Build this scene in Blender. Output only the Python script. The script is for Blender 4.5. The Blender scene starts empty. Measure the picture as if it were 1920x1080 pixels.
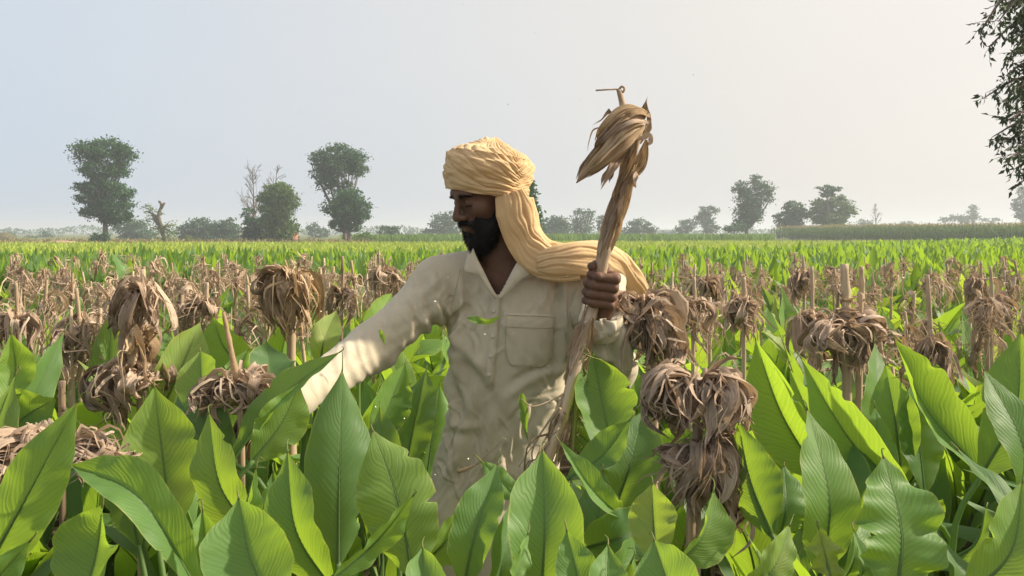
import bpy, math, random
import numpy as np
from mathutils import Vector, Matrix
from mathutils.bvhtree import BVHTree

random.seed(7)
rng = np.random.default_rng(7)
R = math.radians
scene = bpy.context.scene
col = scene.collection

# ---------------------------------------------------------------- camera, sky, sun, exposure
CAM_Z, FPX, HOR = 1.45, 1663.0, 436.0
cam_d = bpy.data.cameras.new("camera")
cam = bpy.data.objects.new("camera", cam_d)
col.objects.link(cam)
cam.location = (0, 0, CAM_Z)
cam.rotation_euler = (R(90), 0, 0)
cam_d.sensor_width = 36
cam_d.lens = 36 * FPX / 1920
cam_d.shift_y = -(540 - HOR) / 1920
cam_d.clip_start = 0.05
cam_d.clip_end = 6000
scene.camera = cam

SUN_EL, SUN_AZ = 36.0, 83.0          # azimuth measured from +Y (view direction) towards +X
sdir = Vector((math.sin(R(SUN_AZ)) * math.cos(R(SUN_EL)), math.cos(R(SUN_AZ)) * math.cos(R(SUN_EL)), math.sin(R(SUN_EL))))
sun_d = bpy.data.lights.new("sun", 'SUN')
sun_d.energy = 4.4
sun_d.angle = R(2.0)
sun_d.color = (1.0, 0.88, 0.70)
sun = bpy.data.objects.new("sun", sun_d)
col.objects.link(sun)
sun.rotation_euler = (-sdir).to_track_quat('-Z', 'Y').to_euler()

world = bpy.data.worlds.new("World")
scene.world = world
world.use_nodes = True
wn, wl = world.node_tree.nodes, world.node_tree.links
wn.clear()
w_out = wn.new('ShaderNodeOutputWorld')
w_bg = wn.new('ShaderNodeBackground')
w_bg.inputs['Strength'].default_value = 0.1
w_sky = wn.new('ShaderNodeTexSky')
w_sky.sky_type = 'NISHITA'
w_sky.sun_disc = False
w_sky.sun_elevation = R(SUN_EL)
w_sky.sun_rotation = R(SUN_AZ)
w_sky.air_density = 1.2
w_sky.dust_density = 6.0
w_sky.altitude = 100
w_hs = wn.new('ShaderNodeHueSaturation')
w_hs.inputs['Saturation'].default_value = 0.5
wl.new(w_sky.outputs[0], w_hs.inputs['Color'])
# hazy air above the field: pale, cooler away from the sun, warmer towards it
w_tc = wn.new('ShaderNodeTexCoord')
w_dot = wn.new('ShaderNodeVectorMath'); w_dot.operation = 'DOT_PRODUCT'
w_nrm = wn.new('ShaderNodeVectorMath'); w_nrm.operation = 'NORMALIZE'
wl.new(w_tc.outputs['Generated'], w_nrm.inputs[0])
wl.new(w_nrm.outputs[0], w_dot.inputs[0])
w_dot.inputs[1].default_value = sdir
w_ramp = wn.new('ShaderNodeValToRGB')
w_mr = wn.new('ShaderNodeMapRange')
w_mr.inputs['From Min'].default_value = -1; w_mr.inputs['From Max'].default_value = 1
wl.new(w_dot.outputs['Value'], w_mr.inputs['Value'])
w_nz = wn.new('ShaderNodeTexNoise'); w_nz.inputs['Scale'].default_value = 2.2; w_nz.inputs['Detail'].default_value = 4
w_mp = wn.new('ShaderNodeMapping'); w_mp.inputs['Scale'].default_value = (1, 1, 3.5)
wl.new(w_nrm.outputs[0], w_mp.inputs[0]); wl.new(w_mp.outputs[0], w_nz.inputs['Vector'])
w_ad = wn.new('ShaderNodeMath'); w_ad.operation = 'MULTIPLY_ADD'; w_ad.inputs[1].default_value = 0.09; w_ad.inputs[2].default_value = -0.045
wl.new(w_nz.outputs['Fac'], w_ad.inputs[0])
w_a2 = wn.new('ShaderNodeMath'); w_a2.operation = 'ADD'
wl.new(w_ad.outputs[0], w_a2.inputs[0]); wl.new(w_mr.outputs[0], w_a2.inputs[1])
wl.new(w_a2.outputs[0], w_ramp.inputs[0])
cr = w_ramp.color_ramp
cr.elements[0].position = 0.0; cr.elements[0].color = (0.37, 0.43, 0.51, 1)
cr.elements[1].position = 1.0; cr.elements[1].color = (0.64, 0.59, 0.53, 1)
for p_, c_ in ((0.32, (0.355, 0.42, 0.505, 1)), (0.5, (0.42, 0.445, 0.475, 1)), (0.7, (0.515, 0.49, 0.46, 1))):
    e = cr.elements.new(p_); e.color = c_
w_sc = wn.new('ShaderNodeVectorMath'); w_sc.operation = 'SCALE'
w_sc.inputs['Scale'].default_value = 10.0
wl.new(w_ramp.outputs[0], w_sc.inputs[0])
w_mix = wn.new('ShaderNodeMix'); w_mix.data_type = 'RGBA'
w_mix.inputs['Factor'].default_value = 0.85
wl.new(w_hs.outputs[0], w_mix.inputs['A'])
wl.new(w_sc.outputs[0], w_mix.inputs['B'])
wl.new(w_mix.outputs['Result'], w_bg.inputs['Color'])
wl.new(w_bg.outputs[0], w_out.inputs['Surface'])

scene.view_settings.view_transform = 'Standard'
scene.view_settings.look = 'None'
scene.view_settings.exposure = 0.80
scene.view_settings.gamma = 1.0
scene.view_settings.use_curve_mapping = False
scene.render.engine = 'CYCLES'
scene.cycles.max_bounces = 8
scene.cycles.diffuse_bounces = 3
scene.cycles.transmission_bounces = 5
scene.cycles.volume_bounces = 0
scene.cycles.transparent_max_bounces = 8
scene.cycles.use_denoising = True
scene.cycles.sample_clamp_indirect = 6

# ---------------------------------------------------------------- helpers
def P(px, py, D):
    """a point of the place: bearing read off the photograph, at its own real distance D"""
    return np.array([(px - 960) * D / FPX, D, CAM_Z - (py - HOR) * D / FPX])

def mesh_np(name, V, F, uv=None, smooth=True):
    """V (N,3); F (M,k) int array or list of such arrays"""
    if not isinstance(F, list): F = [F]
    F = [np.asarray(f, dtype=np.int32) for f in F if len(f)]
    me = bpy.data.meshes.new(name)
    V = np.asarray(V, dtype=np.float32)
    me.vertices.add(len(V)); me.vertices.foreach_set('co', V.ravel())
    loops = np.concatenate([f.ravel() for f in F])
    tot = np.concatenate([np.full(len(f), f.shape[1], dtype=np.int32) for f in F])
    start = np.concatenate([[0], np.cumsum(tot)[:-1]]).astype(np.int32)
    me.loops.add(len(loops)); me.loops.foreach_set('vertex_index', loops)
    me.polygons.add(len(tot)); me.polygons.foreach_set('loop_start', start)
    try: me.polygons.foreach_set('loop_total', tot)
    except Exception: pass
    if smooth: me.polygons.foreach_set('use_smooth', np.ones(len(tot), dtype=bool))
    if uv is not None:
        l = me.uv_layers.new(name='UVMap')
        l.data.foreach_set('uv', np.asarray(uv, dtype=np.float32)[loops].ravel())
    me.update(calc_edges=True)
    me.validate()
    return me

def link(name, me, mat=None, parent=None, **kw):
    o = bpy.data.objects.new(name, me)
    col.objects.link(o)
    if mat is not None and me is not None and not me.materials: me.materials.append(mat)
    if parent is not None: o.parent = parent
    for k, v in kw.items(): o[k] = v
    return o

def thing(name, label, cat, loc=(0, 0, 0), rz=0, group=None):
    o = bpy.data.objects.new(name, None)
    o.empty_display_size = 0.1
    col.objects.link(o)
    o.location = loc; o.rotation_euler = (0, 0, rz)
    o['label'] = label; o['category'] = cat
    if group: o['group'] = group
    return o

def unit(v):
    v = np.asarray(v, float)
    return v / (np.linalg.norm(v, axis=-1, keepdims=True) + 1e-12)

def bez(pts, n):
    """smooth Catmull-Rom path through pts, n samples"""
    p = np.asarray(pts, float)
    if len(p) == 2:
        t = np.linspace(0, 1, n)[:, None]
        return p[0] * (1 - t) + p[1] * t
    q = np.vstack([2 * p[0] - p[1], p, 2 * p[-1] - p[-2]])
    seg = np.linspace(0, len(p) - 1 - 1e-9, n)
    i = seg.astype(int); t = (seg - i)[:, None]
    a, b, c, d = q[i], q[i + 1], q[i + 2], q[i + 3]
    return 0.5 * ((2 * b) + (-a + c) * t + (2 * a - 5 * b + 4 * c - d) * t ** 2 + (-a + 3 * b - 3 * c + d) * t ** 3)

def lerp(xs, ys, x): return np.interp(x, xs, ys)

def frames(path, hint=None):
    T = unit(np.gradient(path, axis=0))
    h = np.array(hint if hint is not None else [0.3, 1, 0.1], float)
    N = np.zeros_like(T)
    n = h - T[0] * h.dot(T[0]); n = unit(n)
    for i in range(len(T)):
        n = n - T[i] * n.dot(T[i]); n = unit(n); N[i] = n
    return T, N, np.cross(T, N)

def grid_faces(nu, nv, off=0, wrap=False):
    i, j = np.meshgrid(np.arange(nu - 1), np.arange(nv if wrap else nv - 1), indexing='ij')
    i, j = i.ravel(), j.ravel(); k = (j + 1) % nv
    return np.stack([i * nv + j, (i + 1) * nv + j, (i + 1) * nv + k, i * nv + k], 1) + off

def tube_arr(path, radii, seg=8, squash=None, hint=None, cap=True):
    path = np.asarray(path, float); n = len(path)
    radii = np.broadcast_to(np.asarray(radii, float), (n,))
    T, N, B = frames(path, hint)
    a = np.arange(seg) * 2 * math.pi / seg
    s = 1.0 if squash is None else squash
    V = path[:, None] + radii[:, None, None] * (np.cos(a)[None, :, None] * N[:, None] + s * np.sin(a)[None, :, None] * B[:, None])
    V = V.reshape(-1, 3)
    F = [grid_faces(n, seg, 0, True)]
    uu = np.repeat(np.linspace(0, 1, n), seg); vv = np.tile(np.abs(np.linspace(-1, 1, seg)), n)
    if cap:
        V = np.vstack([V, path[:1], path[-1:]])
        uu = np.append(uu, [0, 1]); vv = np.append(vv, [.5, .5])
        j = np.arange(seg); k = (j + 1) % seg
        F.append(np.stack([j, k, np.full(seg, n * seg)], 1))
        F.append(np.stack([(n - 1) * seg + k, (n - 1) * seg + j, np.full(seg, n * seg + 1)], 1))
    return V, F, np.stack([uu, vv], 1)

class MB:
    """collects shapes into ONE mesh"""
    def __init__(s): s.V = []; s.F = {}; s.U = []; s.n = 0
    def add(s, V, F, uv=None):
        if not isinstance(F, list): F = [F]
        for f in F:
            f = np.asarray(f)
            if len(f): s.F.setdefault(f.shape[1], []).append(f + s.n)
        V = np.asarray(V, float)
        s.V.append(V); s.U.append(np.zeros((len(V), 2)) if uv is None else np.asarray(uv)); s.n += len(V)
        return s
    def tube(s, path, radii, seg=8, **k): return s.add(*tube_arr(path, radii, seg, **k))
    def box(s, lo, hi):
        lo, hi = np.array(lo, float), np.array(hi, float)
        V = np.array([[x, y, z] for x in (lo[0], hi[0]) for y in (lo[1], hi[1]) for z in (lo[2], hi[2])])
        F = np.array([[0, 1, 3, 2], [4, 6, 7, 5], [0, 4, 5, 1], [2, 3, 7, 6], [0, 2, 6, 4], [1, 5, 7, 3]])
        return s.add(V, F)
    def mesh(s, name, smooth=True):
        return mesh_np(name, np.vstack(s.V), [np.vstack(f) for f in s.F.values()], np.vstack(s.U), smooth)
    def build(s, name, mat, parent=None, smooth=True, **kw): return link(name, s.mesh(name, smooth), mat, parent, **kw)

_wr = {}
def wob(Pn, scale, seed=0, n=7):
    """vectorised smooth pseudo-noise about -1..1"""
    if seed not in _wr:
        r = np.random.default_rng(1000 + seed)
        _wr[seed] = (unit(r.normal(size=(24, 3))) * r.uniform(.6, 1.7, (24, 1)), r.uniform(0, 6.28, 24))
    d, ph = _wr[seed]
    Pn = np.atleast_2d(Pn)
    out = np.zeros(len(Pn))
    for i in range(n): out += np.sin((Pn @ d[i]) / scale + ph[i] + 1.3 * np.sin((Pn @ d[i + 8]) / scale * .7 + ph[i + 8]))
    return out / (n * .6)

# ---------------------------------------------------------------- signed-distance modelling (bodies, cloth)
def smin(a, b, k):
    if k <= 0: return np.minimum(a, b)
    h = np.clip(0.5 + 0.5 * (b - a) / k, 0, 1)
    return b + (a - b) * h - k * h * (1 - h)
def smax(a, b, k): return -smin(-a, -b, k)

def cap_(Pn, a, b, ra, rb):
    a = np.array(a, np.float32); ab = np.array(b, np.float32) - a
    X, Y, Z = Pn[0] - a[0], Pn[1] - a[1], Pn[2] - a[2]
    t = np.clip((X * ab[0] + Y * ab[1] + Z * ab[2]) / float(ab @ ab + 1e-12), 0, 1)
    return np.sqrt((X - ab[0] * t) ** 2 + (Y - ab[1] * t) ** 2 + (Z - ab[2] * t) ** 2) - (ra + (rb - ra) * t)

def ell(Pn, c, r, M=None):
    X, Y, Z = Pn[0] - c[0], Pn[1] - c[1], Pn[2] - c[2]
    if M is not None:
        M = np.array(M)
        X, Y, Z = (M[0, 0] * X + M[0, 1] * Y + M[0, 2] * Z, M[1, 0] * X + M[1, 1] * Y + M[1, 2] * Z, M[2, 0] * X + M[2, 1] * Y + M[2, 2] * Z)
    k0 = np.sqrt((X / r[0]) ** 2 + (Y / r[1]) ** 2 + (Z / r[2]) ** 2)
    k1 = np.sqrt((X / r[0] ** 2) ** 2 + (Y / r[1] ** 2) ** 2 + (Z / r[2] ** 2) ** 2) + 1e-9
    return k0 * (k0 - 1) / k1

def surface_nets(f, lo, hi, h):
    lo = np.array(lo, np.float32); hi = np.array(hi, np.float32)
    n = np.ceil((hi - lo) / h).astype(int) + 1
    ax = [lo[i] + np.arange(n[i], dtype=np.float32) * h for i in range(3)]
    G = f((ax[0][:, None, None], ax[1][None, :, None], ax[2][None, None, :]))
    G = np.broadcast_to(G, tuple(n)).astype(np.float32)
    inside = G < 0
    acc = np.zeros(tuple(n - 1) + (3,), np.float32); cnt = np.zeros(tuple(n - 1), np.float32)
    for axis in range(3):
        sl0 = [slice(None)] * 3; sl1 = [slice(None)] * 3
        sl0[axis] = slice(0, -1); sl1[axis] = slice(1, None)
        g0, g1 = G[tuple(sl0)], G[tuple(sl1)]
        cr_ = inside[tuple(sl0)] != inside[tuple(sl1)]
        t = np.where(cr_, g0 / np.where(cr_, g0 - g1, 1), 0)
        o1, o2 = [a for a in range(3) if a != axis]
        for d1 in (0, 1):
            for d2 in (0, 1):
                s = [slice(None)] * 3
                s[o1] = slice(d1, n[o1] - 1 + d1); s[o2] = slice(d2, n[o2] - 1 + d2)
                m = cr_[tuple(s)]; tt = t[tuple(s)]
                acc[..., axis] += np.where(m, tt, 0); acc[..., o1] += m * d1; acc[..., o2] += m * d2; cnt += m
    act = cnt > 0
    idx = -np.ones(act.shape, np.int64); idx[act] = np.arange(act.sum())
    ijk = np.argwhere(act)
    V = lo + h * (ijk + acc[act] / cnt[act][:, None])
    Fs = []
    for axis in range(3):
        o1, o2 = (axis + 1) % 3, (axis + 2) % 3
        sl0 = [slice(None)] * 3; sl1 = [slice(None)] * 3
        sl0[axis] = slice(0, -1); sl1[axis] = slice(1, None)
        c = inside[tuple(sl0)].astype(np.int8) - inside[tuple(sl1)].astype(np.int8)
        e = np.argwhere(c != 0)
        ok = (e[:, o1] > 0) & (e[:, o2] > 0) & (e[:, o1] < n[o1] - 1) & (e[:, o2] < n[o2] - 1)
        e = e[ok]; s = c[tuple(e.T)]
        def cell(a, b):
            q = e.copy(); q[:, o1] -= a; q[:, o2] -= b
            return idx[tuple(q.T)]
        q = np.stack([cell(0, 0), cell(1, 0), cell(1, 1), cell(0, 1)], 1)
        q[s < 0] = q[s < 0][:, ::-1]
        Fs.append(q)
    return V.astype(float), np.vstack(Fs)

def vnormals(V, F):
    n = np.cross(V[F[:, 2]] - V[F[:, 0]], V[F[:, 3 if F.shape[1] > 3 else 1]] - V[F[:, 1]])
    N = np.zeros_like(V)
    for k in range(F.shape[1]): np.add.at(N, F[:, k], n)
    return unit(N)

def relax(V, F, it=2, w=.5):
    e = np.vstack([F[:, [k, (k + 1) % F.shape[1]]] for k in range(F.shape[1])])
    for _ in range(it):
        S = np.zeros_like(V); C = np.zeros(len(V))
        np.add.at(S, e[:, 0], V[e[:, 1]]); np.add.at(C, e[:, 0], 1)
        np.add.at(S, e[:, 1], V[e[:, 0]]); np.add.at(C, e[:, 1], 1)
        V = V * (1 - w) + w * S / np.maximum(C, 1)[:, None]
    return V

# ---------------------------------------------------------------- materials
class NT:
    def __init__(s, name):
        s.m = bpy.data.materials.new(name); s.m.use_nodes = True
        s.n = s.m.node_tree.nodes; s.l = s.m.node_tree.links; s.n.clear()
        s.out = s.n.new('ShaderNodeOutputMaterial')
    def node(s, t, **kw):
        nd = s.n.new('ShaderNode' + t)
        for k, v in kw.items(): setattr(nd, k, v)
        return nd
    def set(s, sock, v):
        if isinstance(v, bpy.types.NodeSocket): s.l.new(v, sock)
        elif v is not None:
            if isinstance(v, (tuple, list)) and len(v) == 3 and sock.type == 'RGBA': v = (*v, 1)
            sock.default_value = v
    def math(s, op, a, b=None, c=None, clamp=False):
        nd = s.node('Math', operation=op, use_clamp=clamp)
        s.set(nd.inputs[0], a)
        if b is not None: s.set(nd.inputs[1], b)
        if c is not None: s.set(nd.inputs[2], c)
        return nd.outputs[0]
    def mix(s, f, a, b, blend='MIX'):
        nd = s.node('Mix', data_type='RGBA', blend_type=blend)
        s.set(nd.inputs['Factor'], f); s.set(nd.inputs['A'], a); s.set(nd.inputs['B'], b)
        return nd.outputs['Result']
    def rng(s, v, a, b, c=0.0, d=1.0, smooth=False):
        nd = s.node('MapRange', interpolation_type='SMOOTHSTEP' if smooth else 'LINEAR')
        s.set(nd.inputs['Value'], v)
        for k, x in zip(('From Min', 'From Max', 'To Min', 'To Max'), (a, b, c, d)): s.set(nd.inputs[k], x)
        return nd.outputs[0]
    def noise(s, vec, scale, detail=3, rough=.55, dist=0):
        nd = s.node('TexNoise')
        if vec is not None: s.l.new(vec, nd.inputs['Vector'])
        nd.inputs['Scale'].default_value = scale; nd.inputs['Detail'].default_value = detail
        nd.inputs['Roughness'].default_value = rough; nd.inputs['Distortion'].default_value = dist
        return nd.outputs['Fac']
    def ramp(s, f, stops):
        nd = s.node('ValToRGB'); s.set(nd.inputs[0], f)
        c = nd.color_ramp
        c.elements[0].position = stops[0][0]; c.elements[0].color = (*stops[0][1], 1)
        c.elements[1].position = stops[-1][0]; c.elements[1].color = (*stops[-1][1], 1)
        for p_, q in stops[1:-1]: c.elements.new(p_).color = (*q, 1)
        return nd.outputs[0]
    def comb(s, x, y, z=0.0):
        nd = s.node('CombineXYZ'); s.set(nd.inputs[0], x); s.set(nd.inputs[1], y); s.set(nd.inputs[2], z); return nd.outputs[0]
    def bump(s, h, strength=.5, dist=.01, normal=None):
        nd = s.node('Bump'); s.set(nd.inputs['Height'], h)
        nd.inputs['Strength'].default_value = strength; nd.inputs['Distance'].default_value = dist
        if normal is not None: s.l.new(normal, nd.inputs['Normal'])
        return nd.outputs[0]
    def principled(s, color, rough=.6, spec=.3, normal=None, **kw):
        nd = s.node('BsdfPrincipled')
        s.set(nd.inputs['Base Color'], color); s.set(nd.inputs['Roughness'], rough)
        s.set(nd.inputs['Specular IOR Level'], spec)
        if normal is not None: s.l.new(normal, nd.inputs['Normal'])
        for k, v in kw.items(): s.set(nd.inputs[k.replace('_', ' ')], v)
        return nd.outputs[0]
    def finish(s, shader, trans=None, tfac=0.4, normal=None):
        if trans is not None:
            t = s.node('BsdfTranslucent'); s.set(t.inputs['Color'], trans)
            if normal is not None: s.l.new(normal, t.inputs['Normal'])
            mx = s.node('MixShader'); s.set(mx.inputs[0], tfac)
            s.l.new(shader, mx.inputs[1]); s.l.new(t.outputs[0], mx.inputs[2]); shader = mx.outputs[0]
        s.l.new(shader, s.out.inputs['Surface'])
        return s.m

def leaf_material():
    t = NT('turmeric_leaf')
    uv = t.node('UVMap').outputs[0]
    sep = t.node('SeparateXYZ'); t.l.new(uv, sep.inputs[0])
    U, Vv = sep.outputs[0], sep.outputs[1]
    oi = t.node('ObjectInfo'); ge = t.node('NewGeometry')
    rnd = t.math('FRACT', t.math('ADD', oi.outputs['Random'], ge.outputs['Random Per Island']))
    so = t.node('SeparateColor'); t.l.new(oi.outputs['Color'], so.inputs[0])
    yel0 = so.outputs[0]
    a = t.math('MULTIPLY', t.math('ABSOLUTE', t.math('SUBTRACT', Vv, 0.5)), 2.0)
    shift = t.math('MULTIPLY', rnd, 37.0)
    nb = t.noise(t.comb(t.math('ADD', t.math('MULTIPLY', U, 3.0), shift), t.math('MULTIPLY', Vv, 2.0), shift), 1.6, 2)
    tt = t.math('ADD', t.math('SUBTRACT', t.math('MULTIPLY', U, 25.0), t.math('MULTIPLY', a, 6.4)), t.math('MULTIPLY', nb, 2.6))
    side = t.math('GREATER_THAN', Vv, 0.5)
    strn = t.noise(t.comb(tt, t.math('MULTIPLY', a, 0.35), t.math('ADD', shift, t.math('MULTIPLY', side, 9.0))), 1.0, 2, .6)
    fine = t.noise(t.comb(t.math('MULTIPLY', tt, 5.0), t.math('MULTIPLY', a, 0.5), shift), 1.0, 2, .6)
    wave = t.math('ADD', t.math('MULTIPLY', t.math('SINE', t.math('MULTIPLY', tt, 6.2832)), 0.5), 0.5)
    vein = t.math('ADD', t.math('MULTIPLY', wave, 0.22), t.math('MULTIPLY', strn, 1.05))
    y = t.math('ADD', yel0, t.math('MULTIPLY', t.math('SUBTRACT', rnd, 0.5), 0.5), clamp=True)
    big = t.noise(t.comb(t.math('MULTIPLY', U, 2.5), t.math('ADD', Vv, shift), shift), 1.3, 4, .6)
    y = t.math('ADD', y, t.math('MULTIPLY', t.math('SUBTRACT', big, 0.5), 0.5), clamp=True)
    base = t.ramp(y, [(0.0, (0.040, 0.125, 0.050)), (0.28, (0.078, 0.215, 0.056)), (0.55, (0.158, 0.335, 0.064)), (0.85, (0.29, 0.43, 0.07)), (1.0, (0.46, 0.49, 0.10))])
    base = t.mix(t.rng(vein, .35, 1.05, 0, .55), base, t.mix(0.5, base, (0.30, 0.38, 0.20)))
    base = t.mix(t.rng(fine, .45, .7, 0, .22), base, (0.025, 0.075, 0.02))
    base = t.mix(t.rng(wave, .80, 1.0, 0, .30, True), base, (0.03, 0.09, 0.028))
    # paler underside
    base = t.mix(t.math('MULTIPLY', ge.outputs['Backfacing'], 0.35), base, (0.15, 0.25, 0.10))
    mid = t.rng(a, 0.015, 0.05, 1, 0, True)
    base = t.mix(t.math('MULTIPLY', mid, .75), base, (0.17, 0.27, 0.09))
    edge = t.rng(a, 0.93, 0.985, 0, 1, True)
    edge = t.math('MULTIPLY', edge, t.rng(t.noise(t.comb(t.math('MULTIPLY', U, 9.0), side, shift), 1.0, 3), .42, .6, 0.15, 1))
    base = t.mix(t.math('MULTIPLY', edge, .8), base, (0.42, 0.42, 0.14))
    # dry tip and a few blemishes
    tip = t.rng(t.math('ADD', U, t.math('MULTIPLY', t.math('SUBTRACT', big, .5), .06)), .955, .985, 0, 1, True)
    base = t.mix(t.math('MULTIPLY', tip, .8), base, (0.36, 0.27, 0.12))
    spot = t.noise(t.comb(t.math('MULTIPLY', U, 14.0), t.math('MULTIPLY', Vv, 5.0), shift), 2.0, 4, .65)
    spotm = t.rng(spot, .66, .71, 0, 1, True)
    base = t.mix(t.math('MULTIPLY', spotm, .6), base, (0.24, 0.20, 0.08))
    hgt = t.math('ADD', t.math('MULTIPLY', wave, .16), t.math('MULTIPLY', strn, .8))
    bm = t.bump(hgt, .38, .003)
    bm = t.bump(t.math('ADD', fine, t.math('MULTIPLY', mid, 2.0)), .3, .0012, bm)
    sh = t.principled(base, t.rng(strn, .3, .7, .42, .58), .32, bm)
    tr = t.mix(.55, base, (0.60, 0.84, 0.012), 'MIX')
    tr = t.mix(t.rng(vein, .4, 1.0, 0, .35), tr, (0.16, 0.28, 0.006))
    tr = t.mix(t.math('MULTIPLY', mid, .45), tr, (0.14, 0.24, 0.02))
    return t.finish(sh, tr, .50, bm)

def dry_material(name='dry_maize_leaf', dark=(0.10, 0.068, 0.05), mid=(0.53, 0.395, 0.29), pale=(0.84, 0.71, 0.56), tf=.24):
    t = NT(name)
    uv = t.node('UVMap').outputs[0]
    sep = t.node('SeparateXYZ'); t.l.new(uv, sep.inputs[0])
    oi = t.node('ObjectInfo'); ge = t.node('NewGeometry')
    rnd = t.math('FRACT', t.math('ADD', oi.outputs['Random'], ge.outputs['Random Per Island']))
    sh = t.math('MULTIPLY', rnd, 51.0)
    st = t.noise(t.comb(t.math('MULTIPLY', sep.outputs[0], 2.0), t.math('ADD', t.math('MULTIPLY', sep.outputs[1], 11.0), sh), sh), 1.6, 4, .7)
    fn = t.noise(t.comb(t.math('MULTIPLY', sep.outputs[0], 3.0), t.math('MULTIPLY', sep.outputs[1], 40.0), sh), 1.5, 3, .7)
    bl = t.noise(t.comb(t.math('MULTIPLY', sep.outputs[0], 5.0), t.math('MULTIPLY', sep.outputs[1], 2.0), sh), 1.2, 4, .6)
    f = t.math('ADD', t.math('ADD', t.math('MULTIPLY', st, .8), t.math('MULTIPLY', bl, .5)), t.math('MULTIPLY', t.math('SUBTRACT', rnd, .5), .42))
    c = t.ramp(f, [(.34, dark), (.52, mid), (.70, (mid[0] * 1.3, mid[1] * 1.32, mid[2] * 1.35)), (.95, pale)])
    c = t.mix(t.rng(fn, .4, .65, .35, 0), c, (dark[0] * 1.2, dark[1] * 1.2, dark[2] * 1.2))
    bm = t.bump(t.math('ADD', t.math('MULTIPLY', st, .7), t.math('MULTIPLY', fn, .5)), .7, .004)
    s = t.principled(c, .72, .22, bm)
    return t.finish(s, t.mix(.4, c, (.6, .36, .12)), tf, bm)

def simple(name, color, rough=.7, spec=.2, nscale=None, var=.25, bump=0, bdist=.01, tex='Object', detail=5, trans=None, tf=.2, island=False):
    t = NT(name)
    tc = t.node('TexCoord').outputs[tex]
    c = color; nrm = None
    if nscale:
        nz = t.noise(tc, nscale, detail, .6)
        c = t.mix(t.rng(nz, .3, .7), tuple(x * (1 - var) for x in color), tuple(min(1, x * (1 + var)) for x in color))
        if bump: nrm = t.bump(nz, bump, bdist)
    if island:
        ge = t.node('NewGeometry')
        c = t.mix(t.math('MULTIPLY', ge.outputs['Random Per Island'], .75), c, tuple(min(1, x * 1.9) for x in color))
    s = t.principled(c, rough, spec, nrm)
    return t.finish(s, trans, tf) if trans else t.finish(s)

def cloth(name, color, color2, weave=1400, tr=None, tf=.1, stain=.3):
    t = NT(name)
    tc = t.node('TexCoord').outputs['Object']
    n1 = t.noise(tc, 5.5, 5, .6); n2 = t.noise(tc, 30, 4, .6); n3 = t.noise(tc, weave / 4, 2, .7)
    c = t.mix(t.rng(n1, .35, .68, 0, 1), color, color2)
    c = t.mix(t.rng(n2, .5, .72, 0, stain), c, tuple(x * .72 for x in color2))
    n4 = t.noise(tc, 9, 6, .7)
    c = t.mix(t.rng(n4, .56, .70, 0, stain), c, tuple(x * .60 for x in color2))
    c = t.mix(t.rng(n3, .3, .7, 0, .22), c, tuple(x * .7 for x in color))
    bm = t.bump(n3, .25, .0012)
    bm = t.bump(n2, .28, .004, bm)
    s = t.principled(c, .88, .12, bm, Sheen_Weight=.15)
    return t.finish(s, tr if tr else color, tf)

M = {}
M['leaf'] = leaf_material()
M['dry'] = dry_material()
M['husk'] = dry_material('maize_husk', (.15, .095, .055), (.54, .385, .235), (.84, .69, .48), .28)
M['stalk'] = dry_material('maize_stalk_skin', (.11, .075, .05), (.44, .32, .21), (.66, .53, .38), 0.02)
M['kurta'] = cloth('cream_cotton', (.63, .56, .43), (.56, .485, .365), stain=.35)
M['trouser'] = cloth('cream_trouser_cotton', (.50, .45, .36), (.44, .39, .30))
M['turban'] = cloth('ochre_muslin', (.76, .56, .32), (.68, .48, .26), 900, (.95, .62, .28), .22, .12)
def skin_material():
    t = NT('dark_skin')
    tc = t.node('TexCoord').outputs['Object']
    n1 = t.noise(tc, 30, 4); n2 = t.noise(tc, 400, 3)
    c = t.mix(t.rng(n1, .3, .7), (.115, .058, .038), (.165, .086, .056))
    bm = t.bump(n2, .5, .0010); bm = t.bump(n1, .4, .003, bm)
    return t.finish(t.principled(c, .60, .28, bm))
M['skin'] = skin_material()
M['hair'] = simple('black_hair', (.007, .006, .006), .6, .2, 60, .4, .6, .004)
M['thread'] = simple('tan_thread', (.50, .43, .32), .9, .1)
M['button'] = simple('white_button', (.55, .50, .42), .4, .4)
M['eye'] = simple('eye_white', (.35, .31, .27), .2, .5)
M['bark'] = simple('tree_bark', (.16, .13, .105), .9, .1, 6, .4, .8, .03)
M['soil'] = simple('field_soil', (.13, .095, .065), .95, .1, 1.2, .4, .7, .05)
# ================================================================ THE SETTING
def ground_material():
    t = NT('field_ground')
    tc = t.node('TexCoord').outputs['Object']
    n1 = t.noise(tc, .02, 5); n2 = t.noise(tc, .35, 5); n3 = t.noise(tc, 6, 4)
    c = t.mix(t.rng(n1, .42, .58), (.115, .15, .045), (.17, .155, .075))
    c = t.mix(t.rng(n2, .45, .65, 0, .6), c, (.075, .11, .03))
    sp = t.node('SeparateXYZ'); t.l.new(tc, sp.inputs[0])
    near = t.rng(sp.outputs[1], 18, 24, 1, 0)
    c = t.mix(near, c, t.mix(t.rng(n3, .35, .65), (.075, .055, .036), (.13, .095, .062)))
    return t.finish(t.principled(c, .95, .08, t.bump(n3, .7, .05)))
M['ground'] = ground_material()
n_ = 60
gx = np.sign(np.linspace(-1, 1, n_)) * np.abs(np.linspace(-1, 1, n_)) ** 3 * 2500
gX, gY = np.meshgrid(gx, gx, indexing='ij')
gV = np.stack([gX.ravel(), gY.ravel(), np.zeros(n_ * n_)], 1)
link('ground', mesh_np('ground', gV, grid_faces(n_, n_)), M['ground'], kind='structure')

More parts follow.
